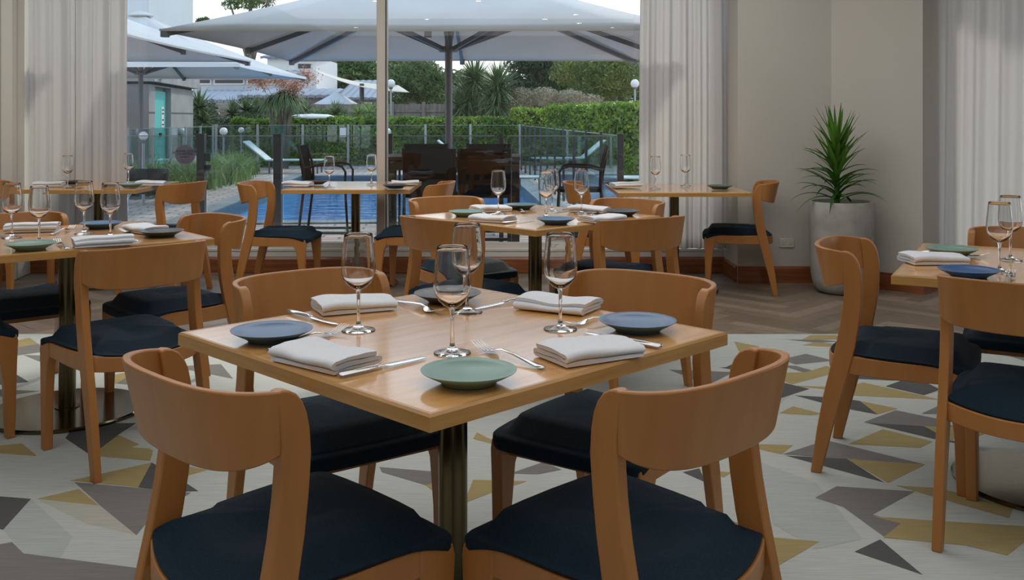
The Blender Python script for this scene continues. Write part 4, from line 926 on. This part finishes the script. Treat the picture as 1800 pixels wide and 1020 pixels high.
spiky('spiky yucca clump behind the small clipped hedge', 'yucca', 'yucca', [hd(408, 200, 29), hd(432, 195, 29), hd(455, 198, 29)], 'yucca', 130, .7, .03, trunk=False, droop=.15, seed=35)
spiky('spiky yucca clump behind the white shell on the hedge', 'yucca', 'yucca', [hd(535, 196, 30), hd(590, 200, 30)], 'yucca', 130, .6, .028, trunk=False, droop=.15, seed=36)
spiky('fine spiky shrub behind the hedge near the mullion', 'yucca', 'yucca', [hd(630, 200, 30), hd(650, 198, 30)], 'strap', 70, .6, .014, trunk=False, droop=.1, seed=37)
for i, (px, py) in enumerate([(462, 142), (493, 140), (520, 150), (540, 135), (448, 135), (510, 160)]):
    t = thing('flower_plume', 'salmon pink flower plume above the drooping dracaena, ' + ('over its edge by the roof band', 'straight above its middle', 'low beside its crown', 'topmost by the white house', 'smallest toward the pale tower', 'nestled into the leaves')[i], 'flower', group='pink plumes above the dracaena')
    p0 = Vector(hd(px * .5 + 250, 172, 26.9)); p1 = Vector(hd(px, py, 26.9)); d = p1 - p0
    MB().tube([p0, p1], .006, 5).build('stalk', LM['bark'], t)
    f = MB(); leaves(f, 420, lambda: (p1 + Vector((random.gauss(0, .14), random.gauss(0, .10), random.gauss(0, .12))), Vector((0, 0, 1))), .075, 40 + i, .6); f.build('blossom', LM['pink'], t, smooth=False, fix=False)
random.seed(77); k = 0
words_ = ['behind the round notice', 'beside the umbrella pole', 'below the turquoise door', 'beside the gate post', 'right behind the gate latch', 'inside the gate', 'along the paving edge', 'before the concrete corner', 'toward the lounger', 'at the far end of the bed', 'at the tip of the bed near the lounger', 'under the left umbrella', 'between fence and wall']
for i, (x, y) in enumerate([(-6.35, 17.6), (-6.9, 17.2), (-6.5, 18.5), (-6.3, 19.3), (-6.25, 20.3), (-6.3, 21.3), (-6.45, 22.2), (-6.6, 23.0), (-6.75, 23.8), (-6.95, 24.6), (-7.05, 25.2), (-7.3, 18.2), (-7.2, 20.0)]):
    f = MB()
    for j in range(230):
        a = random.uniform(0, 2 * pi); l = random.uniform(.55, 1.0) * .80; b0 = Vector((x + random.gauss(0, .22), y + random.gauss(0, .26), ZG)); o_ = Vector((cos(a), sin(a), 0)); sd = Vector((-sin(a), cos(a), 0)); sp = random.uniform(.45, 1.0); vs = []
        for q in range(5):
            u = q / 4; c = b0 + o_ * l * sp * u * u + Vector((0, 0, l * (u * 1.35 - .55 * sp * u * u - .30 * u * u))); w = .022 * (1 - u * .85); vs += [c - sd * w, c + sd * w]
        f.add(vs, [(2 * q, 2 * q + 1, 2 * q + 3, 2 * q + 2) for q in range(4)])
    o = f.build('strappy_plant', LM['strap'], smooth=False, fix=False); tag(o, 'arching green strap-leaved clump ' + words_[i], 'plant', 'strap-leaved clumps in the garden bed')

# ------------------------------------------------------------------ buildings and boundary
M['concrete'] = noisy(mat('render_block', rough=.85), (.27, .265, .255), (.34, .335, .325), (1.5,) * 3, 1, 4); M['palewall'] = noisy(mat('pale_tower', rough=.8), (.50, .55, .58), (.56, .61, .64), (.5,) * 3, 1, 3)
M['groove'] = mat('shadow_joint', (.08, .08, .08), .9); M['turq'] = mat('turquoise_door', (.13, .55, .50), .5); M['roof'] = mat('corrugated_roof', (.22, .26, .32), .5); M['winglass'] = mat('dark_window', (.03, .035, .045), .15)
M['timber'] = noisy(mat('timber_paling', rough=.85), (.16, .135, .12), (.25, .22, .20), (12, 12, 1), 1, 3)
t = thing('service_building', 'grey block building with turquoise door under the pale umbrella', 'building')
wa, wb_ = Vector((-7.38, 20, 0)), Vector((-8.1, 25, 0)); wd_ = (wb_ - wa).normalized(); wn_ = Vector((-wd_.y, wd_.x, 0))
if wn_.x < 0: wn_ = -wn_
def wbox(mb, u0, u1, z0, z1, dep, out=0):
    a = wa + wd_ * u0 + wn_ * out; b = wa + wd_ * u1 + wn_ * out; vs = [a, b, b - wn_ * dep, a - wn_ * dep]
    mb.add([v + Vector((0, 0, z0)) for v in vs] + [v + Vector((0, 0, z1)) for v in vs], [(0, 3, 2, 1), (4, 5, 6, 7), (0, 1, 5, 4), (1, 2, 6, 5), (2, 3, 7, 6), (3, 0, 4, 7)])
LW = (wb_ - wa).length
m_ = MB(); wbox(m_, 0, .58, ZG, 1.95, 6); wbox(m_, .58, 2.25, 1.92, 1.95, 6); wbox(m_, 2.25, LW, ZG, 1.95, 6); wbox(m_, .58, 2.25, ZG, 1.92, 5.8, -.16); m_.build('lower_wall', M['concrete'], t, smooth=False)
m_ = MB(); wbox(m_, -.12, LW + .15, 2.0, 2.28, 6.2, .14); m_.build('ledge', M['concrete'], t, smooth=False)
m_ = MB(); wbox(m_, 0, LW, 1.95, 2.0, 6, -.03); [wbox(m_, u0, u1, z, z + .035, .01, .004) for z in (.45, 1.35) for u0, u1 in ((0, .56), (2.28, LW))]; m_.build('joint', M['groove'], t, smooth=False)
m_ = MB(); wbox(m_, 0, LW, 2.28, 7.5, 6); m_.build('upper_wall', M['palewall'], t, smooth=False)
m_ = MB(); wbox(m_, .62, 2.2, ZG, 1.84, .05, -.11); dr = m_.build('door', M['turq'], t, smooth=False)
m_ = MB(); wbox(m_, 1.75, 2.0, 1.05, 1.5, .01, -.10); m_.build('door_notice', M['white'], dr, smooth=False)
for zz in (1.42, 1.34, 1.2, 1.1):
    m_ = MB(); wbox(m_, 1.79, 1.96, zz, zz + .03, .005, -.096); m_.build('notice_print', M['ink'], dr, smooth=False)
m_ = MB(); wbox(m_, 1.5, 1.6, .85, .93, .06, -.06); m_.build('door_handle', M['black'], dr, smooth=False)
m_ = MB(); wbox(m_, .35, .55, 2.08, 2.18, .1, .26); m_.build('flood_light', M['post_grey'], t, smooth=False)
def house(label, x0, x1, y0, dep, z1, m_, roof=None, wins=(), group='houses beyond the garden'):
    t = thing('house', label, 'building', group=group)
    MB().box(((x0 + x1) / 2, y0 + dep / 2, (z1 + ZG) / 2), (x1 - x0, dep, z1 - ZG)).build('wall', m_, t, smooth=False)
    if roof:
        r = MB(); ov, rz, rm, n = roof; nn = max(8, int((x1 - x0) / .3)); w = (x1 - x0 + 2 * ov) / nn
        for i in range(nn * 2): 
            xa = x0 - ov + i * w / 2; dz = .035 if i % 2 else 0
            r.add([(xa, y0 - ov, z1 + dz), (xa + w / 2, y0 - ov, z1 + .035 - dz), (xa + w / 2, y0 + dep, z1 + rz + .035 - dz), (xa, y0 + dep, z1 + rz + dz)], [(0, 1, 2, 3)])
        o = r.build('roof', rm, t, smooth=False, fix=False); s = o.modifiers.new('s', 'SOLIDIFY'); s.thickness = .12
    for (a, b, c, d) in wins:
        w = MB(); w.box(((a + b) / 2, y0 - .02, (c + d) / 2), (b - a, .06, d - c)); q = w.build('window', M['white'], t); MB().box(((a + b) / 2, y0 - .06, (c + d) / 2), (b - a - .14, .03, d - c - .14)).build('glass', M['winglass'], q)
    return t
H1 = 50
house('two-storey white house with small dark window behind the umbrellas', wx_(470, H1), wx_(556, H1), H1, 6, wz_(100, H1), M['white'], (.3, .8, M['roof'], 0), [(wx_(522, H1), wx_(549, H1), wz_(123, H1), wz_(110, H1)), (wx_(480, H1), wx_(497, H1), wz_(150, H1), wz_(125, H1))])
house('long low pale building with glazed band under the pale umbrella', wx_(338, 46), wx_(500, 46), 46, 3, wz_(134, 46), M['palewall'], (.3, .4, M['roof'], 0), [(wx_(346, 46), wx_(372, 46), wz_(149, 46), wz_(138, 46)), (wx_(376, 46), wx_(430, 46), wz_(149, 46), wz_(138, 46)), (wx_(434, 46), wx_(494, 46), wz_(149, 46), wz_(138, 46))])
house('low shed with white fascia roof behind the dracaena', wx_(432, 42), wx_(575, 42), 42, 2.4, wz_(168, 42), M['timber'], (.3, .35, M['roof'], 0))
house('house with blue-grey corrugated roof beside the mullion', wx_(600, 52), wx_(735, 52), 52, 6, wz_(172, 52), M['timber'], (.3, 1.15, M['roof'], 0), [(wx_(640, 52), wx_(654, 52), wz_(200, 52), wz_(180, 52))])
house('dark roofed annex beside the concrete wall', wx_(330, 42), wx_(412, 42), 42, 3, wz_(176, 42), M['palewall'], (.2, .5, M['roof'], 0))
t = thing('timber_fence', 'weathered timber paling fence behind the long hedge', 'fence'); fz = wz_(183, 36)
pl = MB(); x = wx_(330, 36); i = 0
while x < wx_(905, 36): pl.box((x + .075, 36, (fz + ZG) / 2 + random.uniform(-.01, .01)), (.145, .02 + .012 * (i % 2), fz - ZG)); x += .15; i += 1
pl.build('palings', M['timber'], t, smooth=False); MB().box((wx_(617, 36), 35.96, fz - .25), (wx_(905, 36) - wx_(330, 36), .04, .09)).build('rail', M['timber'], t)
for px in (690, 745, 785): MB().box((wx_(px, 36), 35.9, (fz + ZG) / 2 + .04), (.12, .12, fz - ZG + .08)).build('post', M['timber'], t)
t = thing('shade_sail', 'cream shade sail stretched from the white house to a dark post', 'shade sail'); M['cream'] = mat('cream_sail', (.62, .56, .46), .8)
s_ = MB(); p00, p10, p11, p01 = Vector(hd(552, 122, 44)), Vector(hd(700, 150, 38)), Vector(hd(720, 163, 36)), Vector(hd(560, 129, 41))
s_.grid(lambda u, v: (p00.lerp(p10, u)).lerp(p01.lerp(p11, u), v) - Vector((0, 0, .18 * sin(pi * u))), 14, 6); o = s_.build('fabric', M['cream'], t, fix=False); q = o.modifiers.new('s', 'SOLIDIFY'); q.thickness = .01
MB().tube([(wx_(636, 39), 39, ZG), (wx_(636, 39), 39, wz_(147, 39))], .09, 8).build('post', M['post_dark'], t)
t = thing('shade_tent', 'pale peaked tent between the dracaena and the dark post', 'tent'); tp = Vector(hd(592, 161, 40)); s_ = MB(); q4 = [Vector((tp.x + a * .95, 40 + b * .95, wz_(188, 40))) for a, b in ((-1, -1), (1, -1), (1, 1), (-1, 1))]
s_.add(q4 + [tp], [(0, 1, 4), (1, 2, 4), (2, 3, 4), (3, 0, 4)]); o = s_.build('canopy', M['palewall'], t, smooth=False); 
for p in q4: MB().tube([(p.x, p.y, ZG), p], .03, 6).build('leg', M['white'], t)
o = MB().lathe([(.0005, -.10), (.03, -.095), (.055, -.07), (.065, 0), (.055, .07), (.03, .095), (.0005, .10)], n=20).build('canoe', M['white'], smooth=True, ang=80)
tag(o, 'long white upturned canoe hull lying along the top of the low hedge', 'boat'); o.rotation_euler = (0, pi / 2, 0); o.scale = (1.6, 5.0, 6.5); o.location = Vector(hd(549, 206.5, 28.9))
